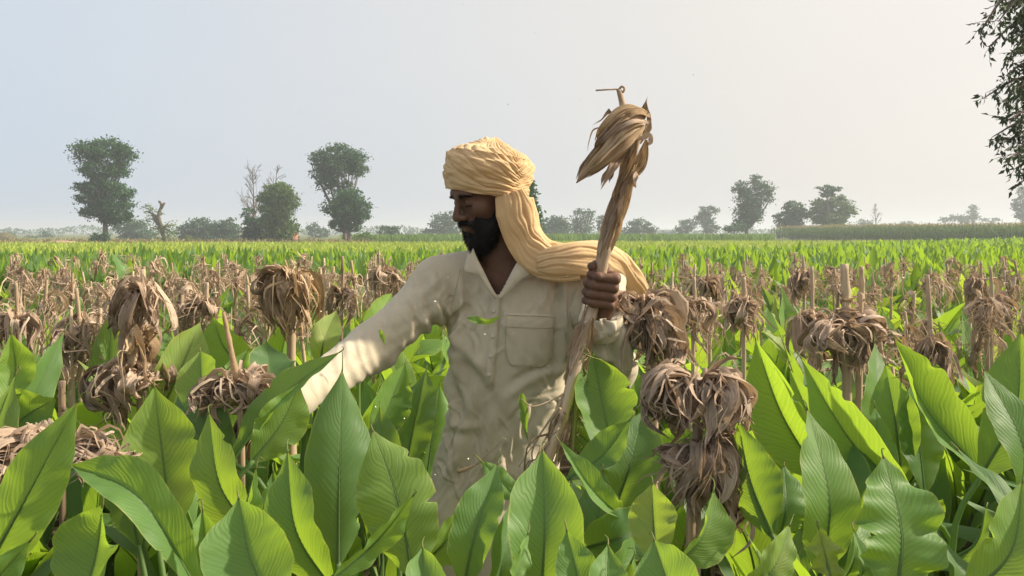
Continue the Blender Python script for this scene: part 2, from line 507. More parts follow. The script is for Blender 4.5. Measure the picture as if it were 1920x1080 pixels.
hz = MB().box((-2600, -2600, -1.0), (2600, 2600, 17.0)).mesh('haze', smooth=False)
hm = NT('pale_haze')
pv = hm.node('VolumePrincipled')
pv.inputs['Color'].default_value = (.88, .95, 1.0, 1)
pv.inputs['Density'].default_value = 0.0012
pv.inputs['Anisotropy'].default_value = 0.2
hm.l.new(pv.outputs[0], hm.out.inputs['Volume'])
link('haze', hz, hm.m, kind='stuff')

EDGE_PX = [-400, 0, 700, 1000, 1440, 1560, 1700, 1920, 2300]
EDGE_D = [18.6, 19.6, 22, 25, 29, 38, 55, 95, 120]
def edge_d(px): return np.interp(px, EDGE_PX, EDGE_D)

# paddy beyond the turmeric: a raised sheet of short rice, blades standing in it
M['paddy'] = simple('paddy_green', (.235, .30, .045), .75, .15, 1.5, .22, .5, .05)
M['paddyblade'] = simple('paddy_blade', (.24, .30, .05), .7, .2, 2, .2, trans=(.35, .42, .06), tf=.35, island=True)
pxs = np.linspace(-1500, 1760, 60)
pd0 = edge_d(pxs) + 1.5
near_ = np.stack([(pxs - 960) * pd0 / FPX, pd0, np.full(60, .36)], 1)
pd1 = np.interp(pxs, [-500, 700, 1440, 1760], [84, 88, 105, 100])
far_ = np.stack([(pxs - 960) * pd1 / FPX, pd1, np.full(60, .36)], 1)
tt_ = np.linspace(0, 1, 14)[:, None, None]
pV = (near_[None] * (1 - tt_) + far_[None] * tt_).reshape(-1, 3)
link('paddy_field', mesh_np('paddy_field', pV, grid_faces(14, 60)), M['paddy'], kind='structure')

def blades(C, h, w, lean=.35, seed=0, bend=.4):
    """one curved 2-segment blade per base point C (N,3); h, w arrays"""
    r = np.random.default_rng(seed); n = len(C)
    a = r.uniform(0, 2 * math.pi, n); l = np.abs(r.normal(0, lean, n))
    d = np.stack([np.cos(a), np.sin(a), np.zeros(n)], 1)
    b = a + math.pi / 2 + r.normal(0, .6, n)
    s = np.stack([np.cos(b), np.sin(b), np.zeros(n)], 1) * w[:, None] * .5
    z = np.array([0, 0, 1.0])
    m = C + (z * .6 + d * (l * .5)[:, None]) * h[:, None]
    tp = C + (z * (1 - bend * l[:, None] * .5) + d * (l * 1.25)[:, None]) * h[:, None]
    V = np.stack([C - s * .5, C + s * .5, m - s, m + s, tp], 1).reshape(-1, 3)
    k = np.arange(n)[:, None] * 5
    return V, [k + np.array([[0, 1, 3, 2]]), k + np.array([[2, 3, 4]])]

r_ = np.random.default_rng(3)
N = 34000
qx = r_.uniform(-700, 1740, N); e0 = edge_d(qx) + 2; u_ = r_.uniform(0, 1, N) ** .8
qd = e0 + u_ * (np.interp(qx, [0, 700, 1440, 1740], [84, 88, 105, 100]) - e0)
C_ = np.stack([(qx - 960) * qd / FPX, qd, np.full(N, .3)], 1)
V, F = blades(C_, r_.uniform(.15, .42, N) , r_.uniform(.05, .14, N), .3, 4)
link('paddy', mesh_np('paddy', V, F), M['paddyblade'], kind='stuff')

# strip of darker young crop in the middle distance
M['crop'] = simple('young_crop', (.10, .17, .04), .7, .2, .5, .3, trans=(.20, .30, .05), tf=.3, island=True)
N = 15000
qx = r_.uniform(640, 1452, N); qd = np.interp(qx, [640, 1452], [118, 108]) + r_.uniform(0, 45, N)
C_ = np.stack([(qx - 960) * qd / FPX, qd, np.full(N, .2)], 1)
V, F = blades(C_, r_.uniform(.5, 1.25, N) * (1 + .12 * wob(C_, 6, 5)), r_.uniform(.10, .22, N), .3, 6)
link('young_crop', mesh_np('young_crop', V, F), M['crop'], kind='stuff')
N = 6000
qx = r_.uniform(-60, 700, N); qd = r_.uniform(88, 135, N)
C_ = np.stack([(qx - 960) * qd / FPX, qd, np.full(N, .0)], 1)
M['scrub'] = simple('dry_scrub', (.20, .17, .075), .8, .15, .1, .3, trans=(.3, .25, .1), tf=.25, island=True)
V, F = blades(C_, r_.uniform(.2, .7, N) * (1 + .5 * wob(C_, 5, 8)), r_.uniform(.1, .3, N), .5, 7)
link('scrub_grass', mesh_np('scrub_grass', V, F), M['scrub'], kind='stuff')

# tall maize crop on the right
M['maize'] = simple('maize_crop', (.060, .105, .028), .65, .25, .8, .3, trans=(.16, .26, .05), tf=.3, island=True)
M['tassel'] = simple('maize_tassel', (.26, .22, .10), .8, .1, .8, .2, trans=(.4, .3, .15), tf=.3, island=True)
A_ = np.array([(1446 - 960) * 150 / FPX, 150.]); B_ = np.array([(2150 - 960) * 82 / FPX, 82.])
along = (B_ - A_) / np.linalg.norm(B_ - A_); back = np.array([along[1], -along[0]]); back = back if back[1] > 0 else -back
Ln = np.linalg.norm(B_ - A_)
pl = []
for row in range(12):
    s = np.arange(0, Ln, .30) + r_.uniform(-.1, .1, int(np.ceil(Ln / .30)))
    pl.append(A_ + along * s[:, None] + back * (row * .7 + r_.uniform(-.12, .12, len(s)))[:, None])
pl = np.vstack(pl); n = len(pl)
hh = 2.55 + .12 * wob(np.c_[pl, np.zeros(n)], 4, 9) + r_.normal(0, .14, n)
K = 9
zc = r_.uniform(.15, .80, (n, K)) * hh[:, None]
C_ = np.stack([np.repeat(pl[:, 0], K), np.repeat(pl[:, 1], K), zc.ravel()], 1)
V, F = blades(C_, r_.uniform(.35, .75, n * K), r_.uniform(.07, .12, n * K), 1.0, 10, .9)
mb = MB().add(V, F)
C_ = np.c_[pl, np.zeros(n)]
V, F = blades(C_, hh * .93, np.full(n, .06), .03, 11, 0); mb.add(V, F)
mb.build('maize_field', M['maize'], kind='stuff')
C_ = np.stack([np.repeat(pl[:, 0], 3), np.repeat(pl[:, 1], 3), np.repeat(hh - .28, 3)], 1)
V, F = blades(C_, r_.uniform(.2, .38, 3 * n), np.full(3 * n, .05), .4, 12)
link('maize_tassels', mesh_np('maize_tassels', V, F), M['tassel'], kind='stuff')

# ---------------------------------------------------------------- trees
FOL = {}
def fol(key, c, tr=None):
    if key not in FOL:
        FOL[key] = simple('foliage_' + key, c, .6, .25, .4, .28, trans=tr or tuple(x * 2.0 for x in c), tf=.2, island=True)
    return FOL[key]
fol('dark_green', (.032, .082, .026)); fol('olive_green', (.072, .125, .024)); fol('grey_green', (.040, .088, .038))
fol('yellow_green', (.13, .16, .04)); fol('near_green', (.035, .055, .022), (.05, .09, .02))

def leaf_cloud(C, s, r, aspect=.55):
    n = len(C)
    a = unit(r.normal(size=(n, 3))); b = unit(np.cross(a, r.normal(size=(n, 3))))
    s = np.asarray(s)[:, None] * r.uniform(.6, 1.3, (n, 1))
    bend = unit(np.cross(a, b)) * s * .25
    V = np.stack([C + a * s, C + b * s * aspect + bend, C - a * s, C - b * s * aspect + bend], 1).reshape(-1, 3)
    return V, np.arange(4 * n).reshape(-1, 4)

def blob_points(blobs, D, r, per, depthk=1.0, clump=.2, sag=0.0):
    """blobs in photo px at distance D -> clumpy points through the volume"""
    out = []
    m = D / FPX
    for b in blobs:
        cx, cy, rx, ry = b[:4]; dens = b[4] if len(b) > 4 else 1.0
        c = P(cx, cy, D); rr = np.array([rx * m, rx * m * depthk, ry * m])
        nc = max(8, int(95 * dens * math.sqrt(rx * ry) / 22))
        d = unit(r.normal(size=(nc, 3))) * (r.uniform(.15, 1, (nc, 1)) ** .5)
        cc = c + d * rr
        cs = r.uniform(.6, 1.35, nc) * (clump - .03) * min(rx, ry) * m * (1.6 if min(rx, ry) < 12 else 1)
        npts = int(3.0 * per * dens * rx * ry / 100)
        k = r.integers(0, nc, npts)
        off = r.normal(size=(npts, 3)) * cs[k][:, None] * np.array([1.15, 1.15, .62])
        off[:, 2] -= sag * np.abs(r.normal(size=npts)) * cs[k]
        out.append(cc[k] + off)
    return np.vstack(out)

def tree(name, label, D, base, blobs, leafpx=2.6, per=60, mat='dark_green', trunk_w=8, fork=None, cat='tree', group=None, seed=1, clump=.2, sag=0, limbs=True):
    r = np.random.default_rng(seed)
    m = D / FPX
    g = P(base[0], HOR, D); root = np.array([g[0], D, 0.0])
    t = thing(name, label, cat, tuple(root), 0, group)
    pts = blob_points(blobs, D, r, per, clump=clump, sag=sag)
    V, F = leaf_cloud(pts, np.full(len(pts), leafpx * m), r)
    link('crown', mesh_np('crown', V - root, F, smooth=False), fol(mat, None), t)
    mb = MB()
    fk = P(*(fork or (base[0], base[1] - 30)), D)
    p0 = root.copy(); p0[2] = -.1
    w = trunk_w * m * .5
    main = bez([p0, (p0 + fk) / 2 + np.array([r.normal(0, .5) * w, 0, 0]), fk], 8)
    mb.tube(main - root, np.linspace(w * 1.25, w * .8, 8), 8)
    if limbs:
        for b in blobs:
            c = P(b[0], b[1] + b[3] * .2, D)
            for q in range(3):
                tip = c + unit(r.normal(size=3)) * np.array([b[2], b[2], b[3]]) * m * .6
                mid_ = fk * .5 + tip * .5 + np.array([0, 0, -.06]) * np.linalg.norm(tip - fk) + r.normal(size=3) * w * .6
                mb.tube(bez([fk - np.array([0, 0, w]), mid_, tip], 6) - root, np.linspace(w * .55, w * .1, 6), 5)
    mb.build('trunk', M['bark'], t)
    return t

def bare_tree(name, label, D, base, top, trunk_w, spread, n=18, seed=1, levels=3, group=None, lean=.5):
    r = np.random.default_rng(seed); m = D / FPX
    a = P(base[0], base[1], D); b = P(top[0], top[1], D)
    root = np.array([a[0], D, 0.0]); t = thing(name, label, 'tree', tuple(root), 0, group)
    mb = MB(); w = trunk_w * m * .5
    st = root.copy() if base[1] > 445 else a
    path = bez([st, st * .5 + b * .5 + r.normal(size=3) * w, b], 12)
    mb.tube(path - root, np.linspace(w, w * .15, 12), 6); mbb = MB()
    def grow(p, d, L, w, lv):
        q = p + d * L
        mm = (p + q) / 2 + r.normal(size=3) * L * .07
        mbb.tube(bez([p, mm, q], 5) - root, np.linspace(w, w * .35, 5), 4, cap=False)
        if lv > 0:
            for _ in range(4):
                s = r.uniform(.35, 1); dd = unit(d + r.normal(size=3) * .45 + np.array([0, 0, .12]))
                grow(p * (1 - s) + q * s, dd, L * r.uniform(.4, .65), w * .5, lv - 1)
    for i in range(n):
        s = r.uniform(.3, .98); p = path[int(s * 11)]
        ang = r.uniform(0, 6.28)
        d = unit(np.array([math.cos(ang), math.sin(ang), r.uniform(.5, 1.4) * lean * 2]))
        grow(p, d, spread * m * (1.15 - s * .75) * r.uniform(.5, 1), w * .35, levels - 1)
    mb.build('trunk', M['bark'], t); mbb.build('branches', M['bark'], t)
    return t

tree('tall_tree', 'tallest tree at the left, bare-stemmed with a tall ragged crown pinched in the middle', 110, (197, 459),
     [(165, 285, 30, 22), (200, 280, 38, 20), (232, 292, 20, 20), (190, 318, 40, 18), (222, 318, 22, 16), (195, 348, 34, 16), (160, 350, 22, 9),
      (225, 362, 26, 16), (175, 372, 34, 16), (215, 385, 36, 18), (180, 398, 30, 14), (225, 405, 24, 12), (205, 412, 18, 10)],
     2.6, 95, 'dark_green', 9, (197, 400), seed=11, clump=.26, group=None)
tree('shrub', 'dark shrub at the foot of the tallest left tree', 108, (188, 460), [(180, 447, 12, 12), (197, 448, 9, 13)], 2.2, 90, 'dark_green', 3, (186, 452), 'shrub', seed=12)
tree('round_tree', 'hazy rounded tree just right of the tallest left tree', 185, (245, 452), [(228, 425, 18, 14), (255, 430, 22, 20), (270, 445, 20, 14), (240, 447, 20, 12)], 2.6, 70, 'grey_green', 5, (245, 440), seed=13)
t_ = tree('pollarded_tree', 'leaning pollarded tree with a bare forked stub above sparse leaves', 105, (311, 461),
     [(276, 390, 12, 9, .6), (290, 400, 14, 9, .5), (285, 418, 16, 16, .35), (318, 425, 13, 14, .4), (305, 440, 20, 14, .5), (322, 442, 10, 16, .4)], 1.8, 60, 'olive_green', 7, (302, 425), seed=14, clump=.3)
mb = MB(); rt = np.array(t_.location)
mb.tube(bez([P(302, 425, 105), P(297, 404, 105), P(303, 385, 105), P(298, 377, 105)], 8) - rt, np.linspace(.26, .14, 8), 7)
mb.tube(bez([P(302, 390, 105), P(309, 380, 105)], 4) - rt, np.linspace(.2, .12, 4), 6)
mb.tube(bez([P(298, 410, 105), P(288, 402, 105), P(274, 396, 105)], 5) - rt, np.linspace(.16, .07, 5), 6)
mb.build('limb', M['bark'], t_)
tree('spreading_tree', 'low spreading hazy tree left in the grove between pollard and dark tree', 170, (365, 455), [(350, 432, 18, 16), (372, 424, 20, 18), (392, 432, 16, 18), (365, 444, 30, 12)], 2.5, 80, 'grey_green', 5, (365, 445), seed=15)
tree('spreading_tree', 'round hazy tree right in the grove, beside the dark cone tree', 165, (415, 455), [(410, 430, 16, 18), (432, 426, 16, 18), (422, 444, 26, 12)], 2.5, 80, 'grey_green', 5, (418, 445), seed=16)
tree('shrub', 'pale yellowish shrub in front of the hazy grove', 112, (357, 460), [(357, 452, 12, 9)], 2, 90, 'yellow_green', 2, (357, 456), 'shrub', seed=17)
bare_tree('bare_tree', 'grey leafless tree standing left of the dark bushy tree', 140, (474, 456), (474, 318), 5, 55, 24, 21, lean=.9)
bare_tree('bare_tree', 'leafless twiggy treetop rising above the dark bushy tree', 128, (515, 456), (520, 312), 5, 40, 22, 22, lean=.7)
tree('bushy_tree', 'dark bushy tree with a yellow-green top beside the leafless tree', 118, (520, 460),
     [(518, 365, 26, 24), (540, 375, 22, 22), (498, 372, 16, 16), (530, 355, 20, 14), (520, 395, 34, 18), (512, 420, 30, 18), (540, 425, 22, 18), (520, 442, 32, 14)], 2.4, 95, 'olive_green', 9, (520, 430), seed=23, clump=.22)
tree('bushy_tree', 'low dense dark tree below and left of the yellow-green topped tree', 122, (492, 460),
     [(515, 415, 28, 22), (478, 425, 22, 24), (500, 445, 30, 12), (545, 435, 16, 18), (468, 440, 18, 16), (465, 400, 12, 12, .6)], 2.5, 95, 'dark_green', 8, (492, 445), seed=24)
tree('far_tree', 'pale far tree between the dark bushy tree and the tall twin-crowned tree', 230, (590, 452), [(585, 430, 12, 14), (603, 438, 14, 12)], 2.4, 70, 'grey_green', 3, (592, 442), seed=25)
tree('tall_tree', 'tall broad tree left of the man with an airy crown above a denser one', 115, (645, 460),
     [(632, 285, 34, 16), (600, 298, 24, 16), (665, 298, 26, 18), (635, 310, 40, 20), (606, 325, 24, 16), (670, 320, 20, 14), (625, 345, 34, 18)],
     2.2, 105, 'grey_green', 8, (643, 420), seed=26, clump=.24)
tree('dense_tree', 'dense dark tree growing against the lower half of the tall broad tree', 112, (651, 461),
     [(655, 370, 30, 18), (640, 390, 36, 20), (672, 395, 24, 22), (650, 412, 30, 14), (665, 425, 14, 10), (632, 420, 14, 12)], 2.5, 105, 'dark_green', 9, (650, 430), seed=27)
tree('shrub', 'grassy low shrub right of the tall broad tree', 110, (683, 460), [(683, 446, 18, 14)], 2, 80, 'olive_green', 2, (683, 454), 'shrub', seed=28)
tree('round_tree', 'small round dark tree alone halfway between the broad tree and the man', 175, (730, 452), [(722, 434, 15, 12), (740, 434, 13, 12)], 2.4, 100, 'dark_green', 3, (730, 446), seed=29)
tree('far_tree', 'hazy tree just left of the man, behind his face', 215, (828, 452), [(822, 416, 18, 16), (845, 414, 18, 18), (838, 434, 26, 12), (806, 436, 12, 8)], 2.4, 80, 'grey_green', 4, (828, 440), seed=30)
tree('dark_tree', 'nearer dark tree almost hidden behind the turban', 60, (985, 462), [(985, 360, 20, 30), (992, 400, 20, 36), (985, 430, 26, 20)], 4, 45, 'dark_green', 7, (985, 440), seed=31)
tree('dark_tree', 'dark bush peeping out just right of the cloth tail at shoulder height', 140, (1010, 455), [(1010, 428, 14, 18)], 2.6, 90, 'dark_green', 4, (1010, 444), seed=32)
tree('far_tree', 'grey-green tree right of the man, lower left of a hazy pair', 205, (1045, 451), [(1035, 420, 18, 16), (1055, 424, 18, 18), (1045, 436, 28, 10)], 2.4, 85, 'grey_green', 4, (1045, 440), seed=33)
tree('far_tree', 'taller airy crown of the hazy pair between the man and the raised stalk', 215, (1090, 451), [(1085, 402, 12, 14, .7), (1104, 404, 11, 14, .7), (1090, 425, 22, 18)], 2.3, 75, 'grey_green', 4, (1090, 438), seed=34)
tree('far_tree', 'far tree half hidden behind the raised stalk', 230, (1130, 450), [(1130, 422, 14, 18)], 2.3, 80, 'grey_green', 3, (1130, 440), seed=35)
tree('far_tree', 'wide domed tree right of the raised stalk', 220, (1202, 450), [(1202, 424, 24, 15), (1180, 434, 14, 8), (1222, 434, 10, 10)], 2.3, 95, 'grey_green', 4, (1202, 440), seed=36)
tree('far_tree', 'smaller hazy tree left of the square-crowned far tree', 250, (1290, 449), [(1290, 420, 18, 13), (1278, 432, 14, 8)], 2.2, 85, 'grey_green', 3, (1290, 438), seed=37)
tree('far_tree', 'hazy square-crowned tree between the domed tree and the tall ragged one', 240, (1325, 449), [(1328, 396, 20, 12), (1322, 412, 20, 14), (1332, 428, 18, 10)], 2.2, 90, 'grey_green', 4, (1325, 436), seed=38)
tree('ragged_tree', 'tall ragged tree right of the raised stalk with drooping foliage and a spiky top', 160, (1402, 452),
     [(1418, 336, 14, 12, .7), (1392, 352, 16, 14), (1430, 352, 20, 14), (1405, 372, 28, 18), (1400, 395, 24, 18), (1395, 416, 18, 16), (1418, 400, 14, 16, .7), (1440, 368, 10, 12, .7)],
     2.2, 105, 'grey_green', 7, (1400, 425), seed=39, sag=.8, clump=.24)
tree('dark_tree', 'low dark bush at the foot of the tall ragged tree', 155, (1378, 452), [(1378, 427, 20, 9), (1366, 430, 10, 6)], 2.2, 90, 'dark_green', 3, (1378, 440), seed=40)
tree('dark_tree', 'dark rounded tree on the left edge of the tall maize field', 170, (1482, 452), [(1485, 390, 20, 14), (1470, 410, 20, 14), (1500, 405, 18, 16), (1485, 424, 26, 10)], 2.4, 105, 'dark_green', 6, (1485, 430), seed=41)
tree('bushy_tree', 'broad olive bushy tree above the maize, lower of two behind the field corner', 168, (1560, 452),
     [(1540, 385, 20, 14), (1570, 382, 26, 16), (1590, 395, 18, 14), (1555, 405, 34, 16), (1530, 402, 14, 14), (1560, 418, 36, 8)], 2.3, 110, 'olive_green', 7, (1560, 425), seed=42)
tree('umbrella_tree', 'small dark umbrella-topped tree standing up out of the olive bushy tree', 166, (1553, 452), [(1555, 354, 22, 6), (1550, 364, 16, 6)], 2.2, 150, 'dark_green', 5, (1553, 380), seed=43)
bare_tree('bare_tree', 'thin leafless sapling over the maize right of the olive bushy tree', 210, (1640, 448), (1640, 384), 2.5, 22, 12, 44, lean=.9)
tree('far_tree', 'pair of tiny hazy bushes beside the leafless sapling', 330, (1620, 446), [(1616, 416, 7, 8), (1630, 418, 7, 6)], 2, 90, 'grey_green', 2, (1620, 430), seed=45)
tree('far_tree', 'faint flat-topped far tree over the maize, left of the layered one', 330, (1795, 446), [(1772, 412, 12, 6), (1796, 410, 18, 8), (1812, 412, 14, 7)], 2, 90, 'grey_green', 3, (1795, 425), seed=46)
tree('umbrella_tree', 'faint layered far tree rising above the maize on the right', 320, (1824, 446), [(1826, 389, 9, 5), (1824, 398, 9, 5), (1826, 407, 11, 6)], 2, 110, 'grey_green', 3, (1825, 420), seed=47)
tree('far_tree', 'faint tall tree at the right margin under the overhanging branch', 260, (1916, 448), [(1916, 362, 8, 12), (1912, 385, 12, 16), (1918, 402, 14, 10)], 2.3, 90, 'grey_green', 4, (1918, 420), seed=48)
for i, (px, py, rx, ry, D, lb) in enumerate([
        (19, 444, 9, 11, 300, 'faint round tree at the far left edge'), (57, 449, 16, 8, 240, 'low flat hazy tree second from the left edge'),
        (84, 446, 11, 12, 250, 'rounded hazy tree third from the left edge'), (115, 449, 8, 7, 330, 'tiny faint tree left of the tallest left tree'),
        (148, 450, 14, 4, 320, 'low faint bush line left of the tallest left tree'),
        (770, 440, 10, 10, 380, 'very faint tree between the small round tree and the man'), (793, 440, 10, 8, 250, 'low dark hazy bush left of the man face'),
        (1165, 440, 10, 6, 330, 'low faint bush just right of the raised stalk'), (1243, 438, 7, 6, 380, 'tiny faint tree right of the domed tree'),
        (1258, 440, 8, 7, 360, 'tiny faint bush second right of the domed tree'), (1700, 420, 14, 5, 380, 'faint bush low over the middle of the maize'),
        (1860, 412, 22, 4, 380, 'faint low bush line over the maize near the right edge')]):
    tree('far_tree', lb, D, (px, 448), [(px, py, rx, ry)], 2, 100, 'grey_green', 2, (px, py + 4), seed=60 + i)

# far belt of bushes lost in haze on the horizon
N = 9000
qx = r_.uniform(-200, 2100, N); qd = r_.uniform(420, 700, N)
prof = 3.5 + 2.2 * wob(np.c_[qx, np.zeros(N), np.zeros(N)], 45, 20) + 1.2 * wob(np.c_[qx, np.zeros(N), np.zeros(N)], 13, 21)
C_ = np.stack([(qx - 960) * qd / FPX, qd, r_.uniform(0, 1, N) ** .7 * np.clip(prof, .8, 9)], 1)
V, F = leaf_cloud(C_, np.full(N, .9), r_)
link('distant_treeline', mesh_np('distant_treeline', V, F, smooth=False), fol('grey_green', None), kind='stuff')

# overhanging branch of a near tree whose trunk stands outside the frame on the right
def near_tree():
    r = np.random.default_rng(77)
    D = 7.2; root = np.array([6.1, 7.6, 0.0])
    t = thing('overhanging_tree', 'near dark leafy branches hanging in at the upper right edge', 'tree', tuple(root))
    mb = MB()
    trunk = bez([root + [0, 0, -.1], root + [-.1, 0, 2.0], root + [.05, -.1, 4.5], root + [.2, -.2, 6.5]], 14)
    mb.tube(trunk - root, np.linspace(.2, .1, 14), 10)
    LV, LF = [], []
    tips = [((1905, -25), (1838, 62)), ((1935, -10), (1872, 40)), ((1940, 30), (1860, 82)), ((1950, 60), (1892, 108)), ((1925, -20), (1893, 8)),
            ((1950, 120), (1886, 142)), ((1955, 140), (1846, 183)), ((1955, 160), (1880, 190)), ((1950, 175), (1905, 196)),
            ((1955, 215), (1890, 225)), ((1960, 225), (1862, 256)), ((1960, 245), (1882, 268)), ((1955, 260), (1908, 268)),
            ((1960, 285), (1890, 298)), ((1965, 300), (1904, 316)), ((1965, 325), (1918, 340)), ((1950, 0), (1912, 30)), ((1960, 40), (1915, 75)), ((1965, 90), (1912, 100)),
            ((2010, -60), (1960, 60)), ((2040, 60), (1970, 180)), ((2040, 160), (1985, 260)), ((1945, 20), (1898, 60)), ((1950, 150), (1912, 165)), ((1960, 230), (1918, 240))]
    nl = 0
    for (a, b) in tips:
        dd = D + r.uniform(-.5, .5)
        A, B = P(a[0], a[1], dd + .2), P(b[0], b[1], dd)
        st = trunk[int(np.clip(A[2] / 6.5 * 13 + 1, 2, 13))]
        mid = (A + st) / 2 + np.array([0, 0, .25])
        path = bez([st, mid, A, (A + B) / 2 + np.array([0, 0, .05]), B], 22)
        mb.tube(path - root, np.linspace(.035, .004, 22), 6)
        for i in range(9, 22):
            for q in range(2):
                p = path[i] + r.normal(size=3) * .012
                dr = unit(unit(path[min(i + 1, 21)] - path[i - 1]) * .8 + r.normal(size=3) * .75 + np.array([0, 0, -.35]))
                tw = r.uniform(.07, .17)
                q2 = p + dr * tw
                mb.tube(np.array([p, (p + q2) / 2 + [0, 0, .006], q2]) - root, [.003, .002, .0015], 4, cap=False)
                for w in range(4):
                    s = .25 + .75 * w / 3
                    o = p + (q2 - p) * s
                    ld = unit(dr * .9 + r.normal(size=3) * .65 + np.array([0, 0, -.55]))
                    L = r.uniform(.042, .070); W = L * .2
                    sd = unit(np.cross(ld, r.normal(size=3)))
                    nn = np.cross(sd, ld)
                    v = np.array([o, o + ld * L * .35 + sd * W + nn * W * .4, o + ld * L * .4, o + ld * L * .35 - sd * W + nn * W * .4, o + ld * L - nn * L * .12])
                    LV.append(v - root); LF.append(np.array([[0, 1, 2], [0, 2, 3], [1, 4, 2], [2, 4, 3]]) + nl); nl += 5
    link('foliage', mesh_np('foliage', np.vstack(LV), np.vstack(LF)), fol('near_green', None), t)
    mb.build('trunk', M['bark'], t)
near_tree()

# small built things at the far edge of the fields
M['brick'] = simple('red_brick', (.34, .17, .11), .9, .1, 3, .25)
M['lime'] = simple('pale_plaster', (.62, .56, .47), .9, .1, 1, .12)
M['thatch'] = simple('straw_thatch', (.12, .11, .06), .95, .1, 3, .35, .7, .1)
M['earth'] = simple('pink_earth', (.36, .25, .17), .95, .1, 1, .2)
M['dark'] = simple('painted_opening_shade', (.03, .028, .025), .9, .1)  # shade of a doorway put into a near-black colour
def hut(label, px, D, w, h, name='brick_hut', wall='brick'):
    c = P(px, HOR, D); t = thing(name, label, 'hut', (c[0], D, 0))
    dpt = 2.4
    mb = MB().box((-w / 2, 0, -.1), (-.35, dpt, h)).box((.35, 0, -.1), (w / 2, dpt, h)).box((-.35, 0, h - .5), (.35, dpt, h)).box((-.35, 1.0, -.1), (.35, dpt, h - .5))
    mb.build('wall', M[wall], t, False)
    MB().box((-w / 2 - .12, -.15, h), (w / 2 + .12, dpt + .15, h + .14)).build('roof', M['lime'], t, False)
    MB().box((-.33, .5, -.05), (.33, .56, h - .52)).build('doorway_shade', M['dark'], t, False)  # near-black panel set in the doorway, its colour standing in for the shade inside
hut('small red brick hut under the dark bushy trees', 537, 118, 2.0, 1.5)
hut('long low pale shed in the gap left of the dark bushy trees', 462, 200, 5.0, 1.7, 'farm_shed', 'lime')
hut('low pale shed far left of the man, under the hazy tree', 848, 235, 6.0, 1.9, 'farm_shed', 'lime')
def heap(name, label, cat, px, D, w, h, mat):
    c = P(px, HOR, D); n = 18
    u, v = np.meshgrid(np.linspace(-1, 1, n), np.linspace(-1, 1, n), indexing='ij')
    rr = np.clip(1 - (u ** 2 + v ** 2), 0, 1) ** .6
    V = np.stack([u.ravel() * w / 2, v.ravel() * w / 3, rr.ravel() * h], 1)
    V += (wob(V, w / 18, 40)[:, None] * .05 * h) * np.array([1, 1, 1]) * (rr.ravel()[:, None] > 0)
    V[:, 2] -= .03
    o = link(name, mesh_np(name, V, grid_faces(n, n)), M[mat]); o.location = (c[0], D, 0)
    o['label'] = label; o['category'] = cat
heap('straw_heap', 'brown rounded straw heap at the far left edge', 'straw heap', 4, 135, 4.6, 1.5, 'thatch')
heap('earth_mound', 'low pinkish earth mound left of the tallest left tree', 'earth mound', 118, 92, 5.5, .65, 'earth')
